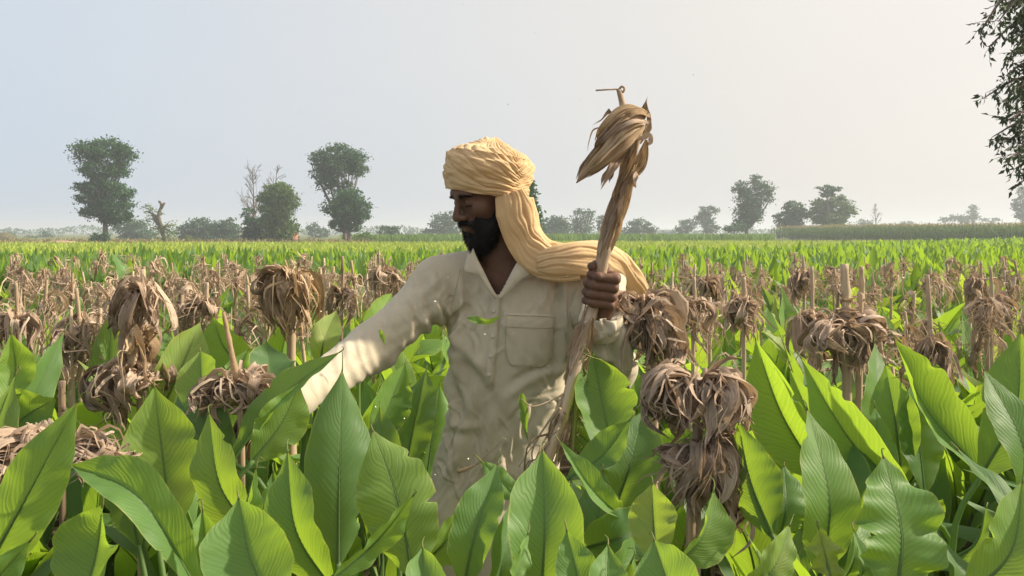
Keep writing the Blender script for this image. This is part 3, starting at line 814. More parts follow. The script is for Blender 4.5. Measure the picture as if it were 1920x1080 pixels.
# ================================================================ TURMERIC LEAVES
WU = [0, .03, .10, .20, .32, .45, .58, .70, .80, .88, .94, .975, 1.0]
WV = [.03, .12, .34, .63, .87, .99, 1.0, .88, .64, .34, .14, .045, .005]
def leaf_arrays(path, W, nrm_hint, fold=.25, ripple=.02, cup=0.0, seed=0, roll_tip=0.0, petiole=None, nv=5, wave=1.0):
    """blade along path (n,3); W half width; hint = direction the upper face looks"""
    r = np.random.default_rng(seed)
    n = len(path); u = np.linspace(0, 1, n)
    T = unit(np.gradient(path, axis=0))
    h = np.array(nrm_hint, float)
    Nn = unit(h[None] - T * (T @ h)[:, None]); S = np.cross(T, Nn)
    ang = roll_tip * u ** 1.5
    Nn, S = Nn * np.cos(ang)[:, None] + S * np.sin(ang)[:, None], S * np.cos(ang)[:, None] - Nn * np.sin(ang)[:, None]
    w = np.interp(u, WU, WV); w = (w + np.roll(w, 1) * .0) * W
    s_ = np.linspace(-1, 1, 2 * nv + 1)
    f1, f2, ph1, ph2 = r.uniform(2.2, 3.6), r.uniform(5, 8), r.uniform(0, 6.28, 2), r.uniform(0, 6.28, 2)
    V = np.zeros((n, len(s_), 3)); UV = np.zeros((n, len(s_), 2))
    notch = [(r.uniform(.25, .9), r.uniform(.006, .028), r.uniform(.10, .38), r.integers(0, 2)) for _ in range(r.integers(0, 3))] if n > 40 else []
    for j, s in enumerate(s_):
        k = 0 if s < 0 else 1
        a = abs(s)
        wav = ripple * a ** 1.6 * (np.sin(u * f1 * 6.28 * wave + ph1[k]) + .45 * np.sin(u * f2 * 6.28 * wave + ph2[k]))
        jag = 1 + .018 * a ** 3 * np.sin(u * 23 + ph2[k] * 3) + .045 * a ** 3 * np.sin(u * 9 + ph1[k])
        for (n0, nw, na, ns) in notch:
            if ns == k: jag = jag - na * a ** 4 * np.exp(-((u - n0) / nw) ** 2)
        fa = fold + cup * a
        # gentle corrugation between the oblique veins
        cor = .0004 * np.sin((u * 25 - a * 6.4) * 6.283) * (1 - a ** 4) if n > 40 else 0
        V[:, j] = path + S * (w * s * jag * math.cos(fa))[:, None] + Nn * (w * a * math.sin(fa) + (wav + cor) * np.minimum(w / W * 1.3, 1))[:, None]
        UV[:, j, 0] = u; UV[:, j, 1] = .5 + s / 2
    V = V.reshape(-1, 3); UV = UV.reshape(-1, 2)
    F = [grid_faces(n, len(s_))]
    if petiole is not None:
        pv, pf, pu = tube_arr(petiole, np.linspace(.0075, .0045, len(petiole)), 6, cap=False)
        pu = np.stack([np.full(len(pu), .05), np.full(len(pu), .5)], 1)
        # the midrib as a fine raised rib under the blade
        F += [f + len(V) for f in pf]
        V = np.vstack([V, pv]); UV = np.vstack([UV, pu])
    rv, rf, ru = tube_arr(path[: int(n * .9)] - Nn[: int(n * .9)] * .0012, np.linspace(.0042, .0008, int(n * .9)), 5, cap=False)
    F += [f + len(V) for f in rf]
    V = np.vstack([V, rv]); UV = np.vstack([UV, np.stack([np.full(len(rv), .3), np.full(len(rv), .5)], 1)])
    return V, F, UV

def proto_leaf(i):
    r = np.random.default_rng(500 + i)
    Lp = r.uniform(.36, .56); L = r.uniform(.42, .58); W = r.uniform(.058, .080)
    th0 = r.uniform(.04, .22); th1 = th0 + r.uniform(.02, .35); th2 = th1 + r.choice([.15, .3, .6, 1.0, 1.5]) * r.uniform(.6, 1.1)
    npt, nb = 10, 26
    def integ(a0, a1, L_, n, p0, pw=1.0):
        s = np.linspace(0, 1, n); th = a0 + (a1 - a0) * s ** pw
        d = np.stack([np.sin(th), np.zeros(n), np.cos(th)], 1) * (L_ / (n - 1))
        return p0 + np.vstack([np.zeros(3), np.cumsum(d[:-1], 0)])
    pet = integ(th0 * .4, th1, Lp, npt, np.zeros(3))
    bl = integ(th1, th2, L, nb, pet[-1], 1.6)
    bl[:, 1] += r.normal(0, .03) * np.linspace(0, 1, nb) ** 2
    V, F, UV = leaf_arrays(bl, W, (-1, 0, .4), r.uniform(.12, .62), r.uniform(.003, .010), r.uniform(-.3, .25), 500 + i, r.normal(0, .5), pet, 4)
    return mesh_np('turmeric_leaf', V, F, UV)
PROTO = [proto_leaf(i) for i in range(20)]
for m_ in PROTO: m_.materials.append(M['leaf'])
PROTO_H = []
def stem_mesh(seed, h=.34):
    r = np.random.default_rng(seed)
    mb = MB()
    p = bez([(0, 0, -.03), (r.normal(0, .01), r.normal(0, .01), h * .5), (r.normal(0, .02), r.normal(0, .02), h)], 8)
    mb.tube(p, np.linspace(.021, .012, 8), 8)
    m = mb.mesh('stem')
    uv = m.uv_layers[0].data
    for d in uv: d.uv = (.1, .5)
    m.materials.append(M['leaf']); return m
STEMS = [stem_mesh(i) for i in range(3)]

def plant(x, y, label, group, r, nleaf=None, zs=1.0, yellow=None):
    t = thing('turmeric_plant', label, 'turmeric plant', (x, y, 0), r.uniform(0, 6.28), group)
    link('stem', STEMS[r.integers(0, 3)], None, t).scale = (1, 1, zs)
    n = nleaf or r.integers(6, 9)
    a0 = r.uniform(0, 6.28)
    for k in range(n):
        o = link('leaf', PROTO[r.integers(0, len(PROTO))], None, t)
        s = zs * r.uniform(.86, 1.08)
        o.scale = (s, s * r.uniform(.9, 1.15), s)
        o.rotation_euler = (r.normal(0, .10), r.normal(0, .10), a0 + k * 2.4 + r.normal(0, .3))
        yl = np.clip(r.normal(.45, .22), 0, 1) if yellow is None else yellow
        o.color = (float(yl), 0, 0, 1)
    return t

# ---- hand-placed foreground leaves: (tip px,py)(base px,py) half-width px, distances, roll deg, fold, bow px, bow depth, yellow
HERO_PLANTS = []
def hero_leaf(t, root, tip, base, w, Dt, Db, roll=0, fold=.2, bow=0, bowd=0.0, yel=.4, cup=0.0, rt=0.0, rip=.0035, seed=None, droop=None, n=52):
    rs = len(HERO_PLANTS) * 31 + len(t.children) * 7 if seed is None else seed
    a, b = P(base[0], base[1], Db), P(tip[0], tip[1], Dt)
    dpx = np.array([tip[0] - base[0], tip[1] - base[1]], float); ln = np.linalg.norm(dpx) + 1e-6
    pr = np.array([-dpx[1], dpx[0]]) / ln
    mid = P((base[0] + tip[0]) / 2 + pr[0] * bow, (base[1] + tip[1]) / 2 + pr[1] * bow, (Dt + Db) / 2 + bowd)
    pts = [a, mid, b] if droop is None else [a, P(*droop), b]
    rr_ = np.random.default_rng(rs + 9000)
    if rt == 0.0: rt = rr_.normal(0, .35)
    if cup == 0.0: cup = rr_.normal(0, .22)
    if droop is None: pts[1] = pts[1] + np.array([0, rr_.normal(0, .03) - .015, 0])
    path = bez(pts, n)
    T = unit(b - a)
    face = np.array([0, -1.0, .15]); face = unit(face - T * face.dot(T)); sd = np.cross(T, face)
    h = face * math.cos(R(roll)) + sd * math.sin(R(roll))
    W = w * 1.06 * (Dt + Db) / 2 / FPX
    # petiole down to the root of the plant
    d0 = unit(path[0] - path[2])
    rt_ = np.array([root[0], root[1], .18])
    k1 = path[0] + d0 * .10 + np.array([0, 0, -.02])
    pet = bez([rt_, np.array([rt_[0] * .15 + k1[0] * .85, rt_[1] * .15 + k1[1] * .85, min(k1[2] - .08, rt_[2] * .4 + k1[2] * .6)]), k1, path[0], path[1]], 16)
    V, F, UV = leaf_arrays(path, W, h, fold, rip, cup, rs, rt, pet, 7)
    e0, ed = path[-1], unit(path[-1] - path[-4]); cs_ = unit(rr_.normal(size=3)); tl = rr_.uniform(.008, .022)
    tv, tf_, tu = tube_arr(bez([e0 - ed * .006, e0 + ed * tl * .5, e0 + ed * tl * .9 + cs_ * tl * .3, e0 + ed * tl + cs_ * tl * .8], 8), np.linspace(.0016, .0005, 8), 5)
    F += [f + len(V) for f in tf_]; V = np.vstack([V, tv]); UV = np.vstack([UV, np.stack([np.full(len(tu), .97), np.full(len(tu), .5)], 1)])
    V = V - np.array([root[0], root[1], 0])
    o = link('leaf', mesh_np('turmeric_leaf', V, F, UV), M['leaf'], t)
    o.color = (yel, 0, 0, 1)
    return o

def hero_plant(label, px, D, leaves, group=None):
    x = (px - 960) * D / FPX
    t = thing('turmeric_plant', label, 'turmeric plant', (x, D, 0), 0, group)
    link('stem', STEMS[len(HERO_PLANTS) % 3], None, t)
    for L in leaves: hero_leaf(t, (x, D), *L[:3], *L[3:5], **L[5])
    HERO_PLANTS.append((x, D))
    return t

# ================================================================ DRIED MAIZE
def ribbon_arr(path, W, seed=0, hint=(0, 0, 1), twist=0.0, curl=.6, nv=5, crump=.006, thin_end=True):
    """dry strap leaf along path, W width in m; crumpled lengthwise, curled across"""
    r = np.random.default_rng(seed); n = len(path)
    T, Nn, B = frames(path, hint); u = np.linspace(0, 1, n)
    a = twist * u + .35 * np.sin(u * 7 + r.uniform(0, 6))
    N2 = Nn * np.cos(a)[:, None] + B * np.sin(a)[:, None]; B2 = B * np.cos(a)[:, None] - Nn * np.sin(a)[:, None]
    wp = np.interp(u, [0, .12, .45, .8, 1], [.55, .95, 1, .6, .10 if thin_end else .5]) * W * .5
    wp = wp * (1 + .15 * np.sin(u * 11 + r.uniform(0, 6)))
    s = np.linspace(-1, 1, nv); V = np.zeros((n, nv, 3)); UV = np.zeros((n, nv, 2)); ph = r.uniform(0, 6.28, 4)
    cu = curl * (1 + .5 * np.sin(u * 5 + ph[3]))
    zig = np.where(np.arange(nv) % 2, 1.0, -1.0) * r.uniform(.35, 1.1, nv); endj = r.uniform(-1, 1, nv); crump = W * .07
    wp = wp * np.interp(u, [0, .2], [.5, 1])
    for j, q in enumerate(s):
        V[:, j] = path + B2 * (wp * np.sin(q * cu) / np.maximum(cu, .2))[:, None] + N2 * (wp * (1 - np.cos(q * cu)) / np.maximum(cu, .2) + crump * (zig[j] * (1 + .5 * np.sin(u * 9 + j)) + .5 * np.sin(u * 13 + q * 4 + ph[0])) * np.minimum(1, wp / W * 3))[:, None] + T * (u ** 5 * endj[j] * W * .5)[:, None]
        UV[:, j, 0] = u; UV[:, j, 1] = .5 + q / 2
    return V.reshape(-1, 3), [grid_faces(n, nv)], UV.reshape(-1, 2)

def drop_path(r, r0, out, rise, drop, ang, n=12, wig=.012, sweep=0.0):
    """leaves the node, arches over, hangs limp"""
    d = np.array([math.cos(ang), math.sin(ang), 0]); sd = np.array([-d[1], d[0], 0])
    pts = [d * r0 * .5 + [0, 0, -.02], d * (r0 + out * .25) + [0, 0, rise * .8], d * (r0 + out * .7) + [0, 0, rise] + sd * sweep * .2,
           d * (r0 + out) + [0, 0, rise * .4 - drop * .3] + sd * sweep * .5, d * (r0 + out * r.uniform(.6, 1.05)) + [0, 0, -drop * .7] + sd * sweep * .8,
           d * (r0 + out * r.uniform(.35, 1.1)) + [0, 0, -drop] + sd * sweep]
    pts = np.array(pts, float); pts[2:] += r.normal(0, wig, (4, 3))
    return bez(pts, n)

DRY = []
for i in range(18):
    r = np.random.default_rng(900 + i)
    if i < 12:
        p = drop_path(r, .012, r.uniform(.02, .085), r.uniform(.0, .04), r.uniform(.06, .19), 0, 13, .013, r.normal(0, .04))
        V, F, UV = ribbon_arr(p, r.uniform(.016, .044), i, (0, 0, 1), r.normal(0, .6), r.uniform(.7, 1.8), 9, .004)
        mm = MB().add(V, F, UV)
        for q in range(5):
            p2 = drop_path(r, .012, r.uniform(.015, .09), r.uniform(.0, .04), r.uniform(.04, .2), r.normal(0, .5), 9, .02, r.normal(0, .06))
            mm.add(*ribbon_arr(p2, r.uniform(.003, .011), i * 9 + q, (0, 0, 1), r.normal(0, 1.5), .6, 3, .004))
    else:   # wound round the stalk
        a = np.linspace(0, r.uniform(3.5, 7), 20); rad = np.interp(a, [0, a[-1]], [.02, r.uniform(.03, .05)])
        p = np.stack([np.cos(a) * rad, np.sin(a) * rad, -.02 - a / a[-1] * r.uniform(.03, .12)], 1)
        V, F, UV = ribbon_arr(p, r.uniform(.014, .028), i, (0, 0, 1), r.normal(0, .6), .7, 4, .004)
    if i >= 12: mm = MB().add(V, F, UV)
    m_ = mm.mesh('withered_leaf'); m_.materials.append(M['dry']); DRY.append(m_)
def stalk_arr(h, r0, r1, lean, seed, z0=-.05, seg=8):
    r = np.random.default_rng(seed); n = 15
    z = np.linspace(z0, h, n); u = (z - z0) / (h - z0)
    x = lean[0] * u + .008 * np.sin(u * 5 + seed); y = lean[1] * u + .008 * np.cos(u * 4 + seed)
    rad = np.linspace(r0, r1, n)
    rad[[4, 9, 13]] *= 1.22
    return tube_arr(np.stack([x, y, z], 1), rad, seg)
STALKS = []
for i in range(6):
    m_ = mesh_np('stalk', *stalk_arr(1.0, .0145, .0105, (0, 0), i)[:2], stalk_arr(1.0, .0145, .0105, (0, 0), i)[2]); m_.materials.append(M['stalk']); STALKS.append(m_)

def dry_plant(x, y, h, zm, label, group, r, nl=9, s=1.0):
    """standing cut maize stalk of height h with its withered leaves hanging from height zm"""
    t = thing('dry_maize_plant', label, 'dry maize stalk', (x, y, 0), r.uniform(0, 6.28), group)
    t.rotation_euler = (r.normal(0, .07), r.normal(0, .07), r.uniform(0, 6.28))
    o = link('stalk', STALKS[r.integers(0, 6)], None, t); w = r.uniform(.5, .85); o.scale = (w, w, h)
    bias = r.uniform(0, 6.28)
    for k in range(nl):
        if r.random() < .22: i = r.integers(12, 18)
        else: i = r.integers(0, 12)
        o = link('withered_leaf', DRY[i], None, t)
        q = s * r.uniform(.5, 1.05)
        o.scale = (q * r.uniform(.8, 1.25), q * r.uniform(.9, 1.4), q)
        o.rotation_euler = (r.normal(0, .15), r.normal(0, .15), bias + r.normal(0, 1.6))
        o.location = (0, 0, zm + r.uniform(-.05, .04))
    return t

def mop(t, O, r, n, out, drop, rise=.04, w0=.045, mat='dry', angs=None, twist=.5, res=20, nv=13, curl=1.1, wig=.008, crump=.0045, split=2):
    """a big individual head of withered leaves around world point O (one mesh per leaf)"""
    root = np.array(t.location)
    for k in range(int(n * 1.5)):
        ang = r.uniform(0, 6.28) if angs is None else R(r.normal(angs[k % len(angs)][0], angs[k % len(angs)][1]))
        mb = MB(); o_ = r.uniform(*out) * r.uniform(.7, 1); d_ = r.uniform(*drop) * r.uniform(.6, 1.05); w = w0 * r.uniform(.5, 1.25); ri = r.uniform(.2, 1) * rise; sw = r.normal(0, .04)
        for q in range(r.integers(1, split + 1)):
            p = drop_path(r, .012, o_ * r.uniform(.85, 1.15), ri + r.normal(0, .008), d_ * r.uniform(.8, 1.1), ang + r.normal(0, .12), res, wig, sw) + O - root
            mb.add(*ribbon_arr(p, w * r.uniform(.45, 1.1), int(r.integers(1e6)), (0, 0, 1), r.normal(0, twist), r.uniform(.4, 1) * curl, nv, crump))
        for q in range(3):
            p = drop_path(r, .012, o_ * r.uniform(.6, 1.25), ri + r.normal(0, .012), d_ * r.uniform(.4, 1.15), ang + r.normal(0, .45), 12, wig * 1.6, sw + r.normal(0, .03)) + O - root
            mb.add(*ribbon_arr(p, r.uniform(.002, .009), int(r.integers(1e6)), (0, 0, 1), r.normal(0, 1.5), .6, 3, .003))
        mb.build('withered_leaf', M[mat], t)

def wrap(t, O, r, n, rad, height, w=.03, turns=(.6, 1.4), mat='dry', squash=.85, tilt=.25):
    n = int(n * 1.7)
    """leaves wound round into a ball or sleeve centred on O"""
    root = np.array(t.location)
    for k in range(n):
        z0 = r.uniform(-.5, .5) * height; a0 = r.uniform(0, 6.28); a = a0 + np.linspace(0, r.uniform(*turns) * 6.28, 34)
        prof = math.sqrt(max(.12, 1 - (2 * z0 / height * .93) ** 2)); rr = rad * prof * r.uniform(.86, 1.06)
        ti = r.normal(0, tilt)
        p = np.stack([np.cos(a) * rr, np.sin(a) * rr * squash, z0 + np.sin(a + a0) * rr * ti + np.linspace(0, 1, 34) * r.normal(0, .02)], 1)
        V, F, UV = ribbon_arr(p + O - root, w * r.uniform(.25, .8), int(r.integers(1e6)), (0, 0, 1), r.normal(0, .3), .8, 9, .0035, False)
        link('withered_leaf', mesh_np('withered_leaf', V, F, UV), M[mat], t)

def hero_stalk(t, top, bottom, D, wpx, Dt=None, name='stalk'):
    """stalk from photo points, continued to the ground"""
    Dt = Dt or D
    a, b = P(top[0], top[1], Dt), P(bottom[0], bottom[1], D)
    g = np.array([b[0] + (b[0] - a[0]) * .3, b[1] + .02, -.05])
    p = bez([g, b, (a + b) / 2 + np.array([.004, 0, 0]), a], 26); rad = np.full(26, wpx * .72 * D / FPX * .5)
    rad *= np.linspace(1.15, .85, 26); rad[[5, 11, 16, 21]] *= 1.2
    V, F, UV = tube_arr(p - np.array(t.location), rad, 12)
    link(name, mesh_np('stalk', V, F, UV), M['stalk'], t)
def dry_thing(label, px, D, cat='dry maize stalk', group=None):
    return thing('dry_maize_plant', label, cat, ((px - 960) * D / FPX, D, 0), 0, group)
# ================================================================ THE MAN
MD = 2.35
person = thing('person', 'man in a cream kurta and ochre turban holding up a dried stalk among the leaves', 'person', (-.02, MD, 0))
PR = np.array(person.location)
def plink(name, V, F, mat, uv=None, parent=None, **kw):
    return link(name, mesh_np(name, np.asarray(V) - PR, F, uv), mat, parent or person, **kw)

# ---- head, in its own axes: x forward, y to his left, z up
yaw, pit = R(58), R(22)
f0 = np.array([-math.sin(yaw), -math.cos(yaw), 0]); zz = np.array([0, 0, 1.0])
hf = math.cos(pit) * f0 - math.sin(pit) * zz
hu = math.cos(pit) * zz + math.sin(pit) * f0
hl = np.cross(hu, hf)
HO = np.array([-.063, 2.345, 1.558])
HM = np.stack([hf, hl, hu], 1)             # columns
def h2w(p): return HO + np.asarray(p) @ HM.T
def w2h(p): return (np.asarray(p, float) - HO) @ HM

# key points in the world
NECK = np.array([-.012, 2.40, 1.375]); CHEST = np.array([.012, 2.40, 1.22])
SH_R, EL_R, WR_R = P(822, 530, 2.38), P(696, 650, 2.27), P(553, 748, 2.06)      # his right arm, reaching to the left of the picture
SH_L, EL_L, WR_L = P(1118, 528, 2.40), P(1148, 690, 2.17), P(1137, 600, 2.075)   # his left arm, raised forearm
HAND_L = P(1121, 541, 2.02)

def head_sdf(Q):
    d = ell(Q, (-.012, 0, .042), (.099, .077, .088))
    d = smin(d, ell(Q, (.030, 0, -.038), (.060, .056, .078)), .03)
    d = smin(d, cap_(Q, (.078, -.03, .024), (.078, .03, .024), .014, .014), .02)           # brow
    for s in (-1, 1):
        d = smin(d, ell(Q, (.060, s * .044, -.022), (.026, .019, .022)), .018)              # cheekbone
        d = smin(d, cap_(Q, (.074, s * .016, -.098), (-.002, s * .058, -.062), .017, .016), .02)
        d = smin(d, cap_(Q, (-.002, s * .058, -.062), (-.012, s * .064, -.01), .015, .012), .02)
        d = smax(d, -ell(Q, (.098, s * .031, .000), (.020, .019, .012)), .010)              # socket
        d = smin(d, ell(Q, (.0745, s * .031, -.001), (.0150, .0165, .0125)), .003)          # lidded eye
        d = smin(d, cap_(Q, (.088, s * .017, .019), (.078, s * .048, .020), .006, .005), .008)
        # ear
        d = smin(d, ell(Q, (-.014, s * .080, -.012), (.018, .006, .031)), .006)
    d = smin(d, cap_(Q, (.090, 0, .014), (.113, 0, -.026), .0065, .0105), .012)             # nose
    d = smin(d, ell(Q, (.111, 0, -.032), (.012, .011, .010)), .006)
    for s in (-1, 1): d = smin(d, ell(Q, (.100, s * .013, -.035), (.012, .008, .008)), .005)
    d = smin(d, ell(Q, (.082, 0, -.062), (.020, .026, .020)), .012)                         # muzzle
    d = smin(d, ell(Q, (.100, 0, -.0575), (.007, .022, .0055)), .004)
    d = smin(d, ell(Q, (.097, 0, -.0685), (.008, .019, .0065)), .004)
    d = smax(d, -ell(Q, (.110, 0, -.063), (.009, .020, .0016)), .002)
    d = smin(d, ell(Q, (.080, 0, -.100), (.018, .020, .016)), .015)                         # chin
    nb, nt, cb = w2h(NECK), w2h(HO + np.array([.02, .02, -.03])), w2h(CHEST)
    d = smin(d, cap_(Q, nt, nb, .056, .060), .03)
    d = smin(d, cap_(Q, (-.01, .055, -.05), w2h(NECK + np.array([-.02, -.035, -.03])), .014, .012), .02)   # neck muscle
    d = smin(d, cap_(Q, nb, cb, .066, .10), .06)
    for s in (-1, 1):
        d = smin(d, cap_(Q, w2h(NECK + np.array([s * .012, -.060, -.052])), w2h(NECK + np.array([s * .13, -.02, -.025])), .010, .010), .02)  # collarbone
    return d
hV, hF = surface_nets(head_sdf, (-.20, -.22, -.42), (.14, .22, .15), .0031)
hV = relax(hV, hF, 1, .4); hW = h2w(hV)

# ---- hands
def hand_left(Q):
    """closed round the stalk. Q already in local axes: x right, y away, z up the stalk; stalk radius .014 at the origin"""
    # the body of the hand sits on the right, the fingers cross the front and curl behind on the left
    d = cap_(Q, (.030, .006, .030), (.030, .008, -.030), .0165, .0165)
    d = smin(d, cap_(Q, (.018, .024, .022), (.020, .024, -.030), .013, .014), .012)
    d = smin(d, cap_(Q, (.030, .010, -.032), (.024, .016, -.085), .021, .024), .02)
    hs = [.0335, .0125, -.0085, -.0290]; rr = [.0108, .0110, .0106, .0096]; ln = [0.004, 0, .001, .004]
    for i in range(4):
        z = hs[i]; q = rr[i]; e = ln[i]
        f = cap_(Q, (.036, .000, z), (.0315, -.0225, z + .0008), q * 1.12, q * 1.1)
        f = smin(f, cap_(Q, (.0315, -.0225, z + .0008), (-.0120 + e, -.0262, z - .001), q * 1.08, q), .004)
        f = smin(f, cap_(Q, (-.0120 + e, -.0262, z - .001), (-.0275 + e, -.0090, z - .0015), q, q * .92), .004)
        f = smin(f, cap_(Q, (-.0275 + e, -.0090, z - .0015), (-.0180 + e, .0110, z - .001), q * .92, q * .80), .004)
        for k, (kx, ky) in enumerate(((.0325, -.0235), (-.0135 + e, -.0268))):
            f = smin(f, ell(Q, (kx, ky, z), (q * 1.02, q * .98, q * 1.0)), .004)
        d = smin(d, f, .0028)
    # thumb across the top from behind
    t = cap_(Q, (.022, .018, .020), (.008, .020, .044), .0155, .0135)
    t = smin(t, cap_(Q, (.008, .020, .044), (-.014, .004, .0530), .0130, .0115), .005)
    t = smin(t, cap_(Q, (-.014, .004, .0530), (-.0275, -.0125, .0520), .0115, .0092), .005)
    return smin(d, t, .006)
STK_UP = unit(P(1133, 470, 2.0) - P(1106, 600, 2.03))
ax_z = STK_UP; ax_x = unit(np.array([1, 0, 0]) - ax_z * ax_z[0]); ax_y = np.cross(ax_z, ax_x)
HS = 0.98
hm_ = np.stack([ax_x, ax_y, ax_z], 1)
lV, lF = surface_nets(hand_left, (-.06, -.055, -.125), (.07, .06, .08), .0015)
lV = relax(lV, lF, 1, .4)
_k = np.exp(-((lV[:, 0] - .0325) / .0045) ** 2) + np.exp(-((lV[:, 0] + .0125) / .004) ** 2)
lV = lV - vnormals(lV, lF) * ((_k * (lV[:, 1] < -.012)) * .0007 * (.5 + .5 * np.cos(lV[:, 0] * 2600)))[:, None] + vnormals(lV, lF) * (wob(lV, .006, 130) * .0004)[:, None]; lW = HAND_L + (lV * HS) @ hm_.T
# forearm inside the sleeve
wr_in = HAND_L + (np.array([.024, .016, -.085]) * HS) @ hm_.T
def fore_l(Q): return smin(cap_(Q, wr_in, EL_L, .026, .042), cap_(Q, EL_L, SH_L, .040, .052), .02)
WR_L = wr_in.copy()
faV, faF = surface_nets(fore_l, np.minimum(np.minimum(wr_in, EL_L), SH_L) - .07, np.maximum(np.maximum(wr_in, EL_L), SH_L) + .07, .006)

def hand_right(Q):
    """open relaxed hand, palm down: x along the fingers, y thumb side, z up"""
    d = ell(Q, (.045, 0, 0), (.050, .040, .015))
    d = smin(d, cap_(Q, (-.05, 0, .0), (.02, 0, 0), .027, .026), .02)
    ys = [.030, .0105, -.010, -.029]; L = [.072, .080, .074, .058]
    for y, l in zip(ys, L):
        f = cap_(Q, (.075, y * .95, .002), (.075 + l * .45, y * 1.15, .004), .0105, .0098)
        f = smin(f, cap_(Q, (.075 + l * .45, y * 1.15, .004), (.075 + l * .78, y * 1.2, -.012), .0097, .0088), .004)
        f = smin(f, cap_(Q, (.075 + l * .78, y * 1.2, -.012), (.075 + l * .95, y * 1.2, -.032), .0088, .0075), .004)
        d = smin(d, f, .003)
    t = smin(cap_(Q, (.010, .026, -.004), (.045, .056, -.014), .016, .012), cap_(Q, (.045, .056, -.014), (.072, .060, -.026), .0115, .0088), .004)
    return smin(d, t, .006)
rx = unit(WR_R - EL_R); rz = unit(np.array([0, -.35, 1.0]) - rx * rx.dot(np.array([0, -.35, 1.0]))); ry = np.cross(rz, rx)
rV, rF = surface_nets(hand_right, (-.10, -.07, -.07), (.18, .09, .05), .0024)
rV = relax(rV, rF, 1, .4); rW = WR_R + rx * .035 + rV @ np.stack([rx, ry, rz], 1).T

# rest of the body under the clothes
HIP = np.array([-.05, 2.42, .80])
FT = [np.array([-.16, 2.40, .06]), np.array([.06, 2.50, .06])]
def body_sdf(Q):
    d = smin(ell(Q, (.01, 2.41, 1.20), (.155, .095, .19)), ell(Q, (-.02, 2.41, .92), (.135, .088, .20)), .06)
    d = smin(d, cap_(Q, NECK + [0, 0, -.03], SH_R + [.02, 0, 0], .045, .048), .04)
    d = smin(d, cap_(Q, NECK + [0, 0, -.03], SH_L + [-.02, 0, 0], .045, .048), .04)
    d = smin(d, cap_(Q, SH_R, EL_R, .048, .038), .03)
    d = smin(d, cap_(Q, EL_R, WR_R, .040, .027), .02)
    for i, s in enumerate((-1, 1)):
        kn = np.array([HIP[0] + s * .10, 2.38 + i * .06, .46])
        d = smin(d, cap_(Q, HIP + [s * .075, 0, -.02], kn, .078, .055), .04)
        d = smin(d, cap_(Q, kn, FT[i] + [0, 0, .03], .055, .036), .03)
        d = smin(d, cap_(Q, FT[i], FT[i] + [0.0, -.15, -.03], .034, .028), .03)
    return d
bV, bF = surface_nets(body_sdf, (-.62, 2.02, -.01), (.36, 2.60, 1.46), .011)
mb = MB()
for V, F in ((hW, hF), (lW, lF), (faV, faF), (rW, rF), (bV, bF)): mb.add(V - PR, F)
mb.build('body', M['skin'], person)

# eyes (slits under lowered lids), brows
def hstrand(mb, p, d, L, w, r):
    d = unit(d); s = unit(np.cross(d, r.normal(size=3)))
    q1 = p + d * L * .5 + r.normal(size=3) * L * .10; q2 = p + d * L + r.normal(size=3) * L * .16
    mb.append((p - s * w, p + s * w, q1 + s * w * .7, q1 - s * w * .7, q2))
def strands(lst):
    V = np.array(lst).reshape(-1, 3); k = np.arange(len(lst))[:, None] * 5
    return V, [k + np.array([[0, 1, 2, 3]]), k + np.array([[3, 2, 4]])]
r = np.random.default_rng(5)
for s in (1, -1):
    L = []
    for _ in range(420 if s > 0 else 200):
        u = r.uniform(0, 1)
        p = np.array([.0965 - .022 * u ** 2, s * (.012 + .042 * u), .0185 + .004 * math.sin(u * 3.0) - .003 * u + r.normal(0, .0022 * (1.3 - u))])
        # put it on the skin
        for _k in range(6): p[0] -= float(head_sdf((p[0], p[1], p[2]))) * .9
        hstrand(L, p, np.array([.05, s * 1.0, .25 - u * .8]), r.uniform(.005, .008), .00042, r)
    V, F = strands(L); plink('eyebrow', h2w(V), F, M['hair'])
    L = []
    for _ in range(60):
        u = r.uniform(0, 1); p = np.array([.0895 - .009 * (u - .4) ** 2 * 4, s * (.018 + .028 * u), -.0075 + .001 * math.sin(u * 3)])
        hstrand(L, p, np.array([.8, s * (u - .4), -.6]), .006, .0004, r)
    V, F = strands(L); plink('eyelashes', h2w(V), F, M['hair'])

# beard: solid mass with a fringe of separate hairs
def beard_sdf(Q):
    d = None
    for s in (-1, 1):
        a = cap_(Q, (-.002, s * .069, .000), (.012, s * .064, -.060), .010, .020)
        a = smin(a, cap_(Q, (.012, s * .062, -.060), (.068, s * .034, -.092), .024, .026), .02)
        a = smin(a, cap_(Q, (.072, s * .034, -.048), (.060, s * .042, -.088), .013, .020), .02)
        a = smin(a, cap_(Q, (.107, s * .003, -.0470), (.091, s * .030, -.056), .0085, .0080), .008)     # moustache
        a = smin(a, cap_(Q, (.091, s * .030, -.056), (.080, s * .034, -.080), .0085, .012), .010)
        d = a if d is None else smin(d, a, .012)
    d = smin(d, ell(Q, (.078, 0, -.112), (.030, .036, .032)), .02)
    d = smin(d, ell(Q, (.050, 0, -.118), (.045, .042, .026)), .02)
    d = smin(d, ell(Q, (.094, 0, -.083), (.010, .016, .007)), .006)
    return d + .0022
eV, eF = surface_nets(beard_sdf, (-.03, -.10, -.17), (.13, .10, .03), .0030)
eN = vnormals(eV, eF); eV2 = eV + eN * (wob(eV, .004, 61)[:, None] * .0012)
beard = plink('beard', h2w(eV2), eF, M['hair'])
L = []
outside = np.array([float(head_sdf((p[0], p[1], p[2]))) > .0005 for p in eV[::1]])
cand = np.where(outside)[0]
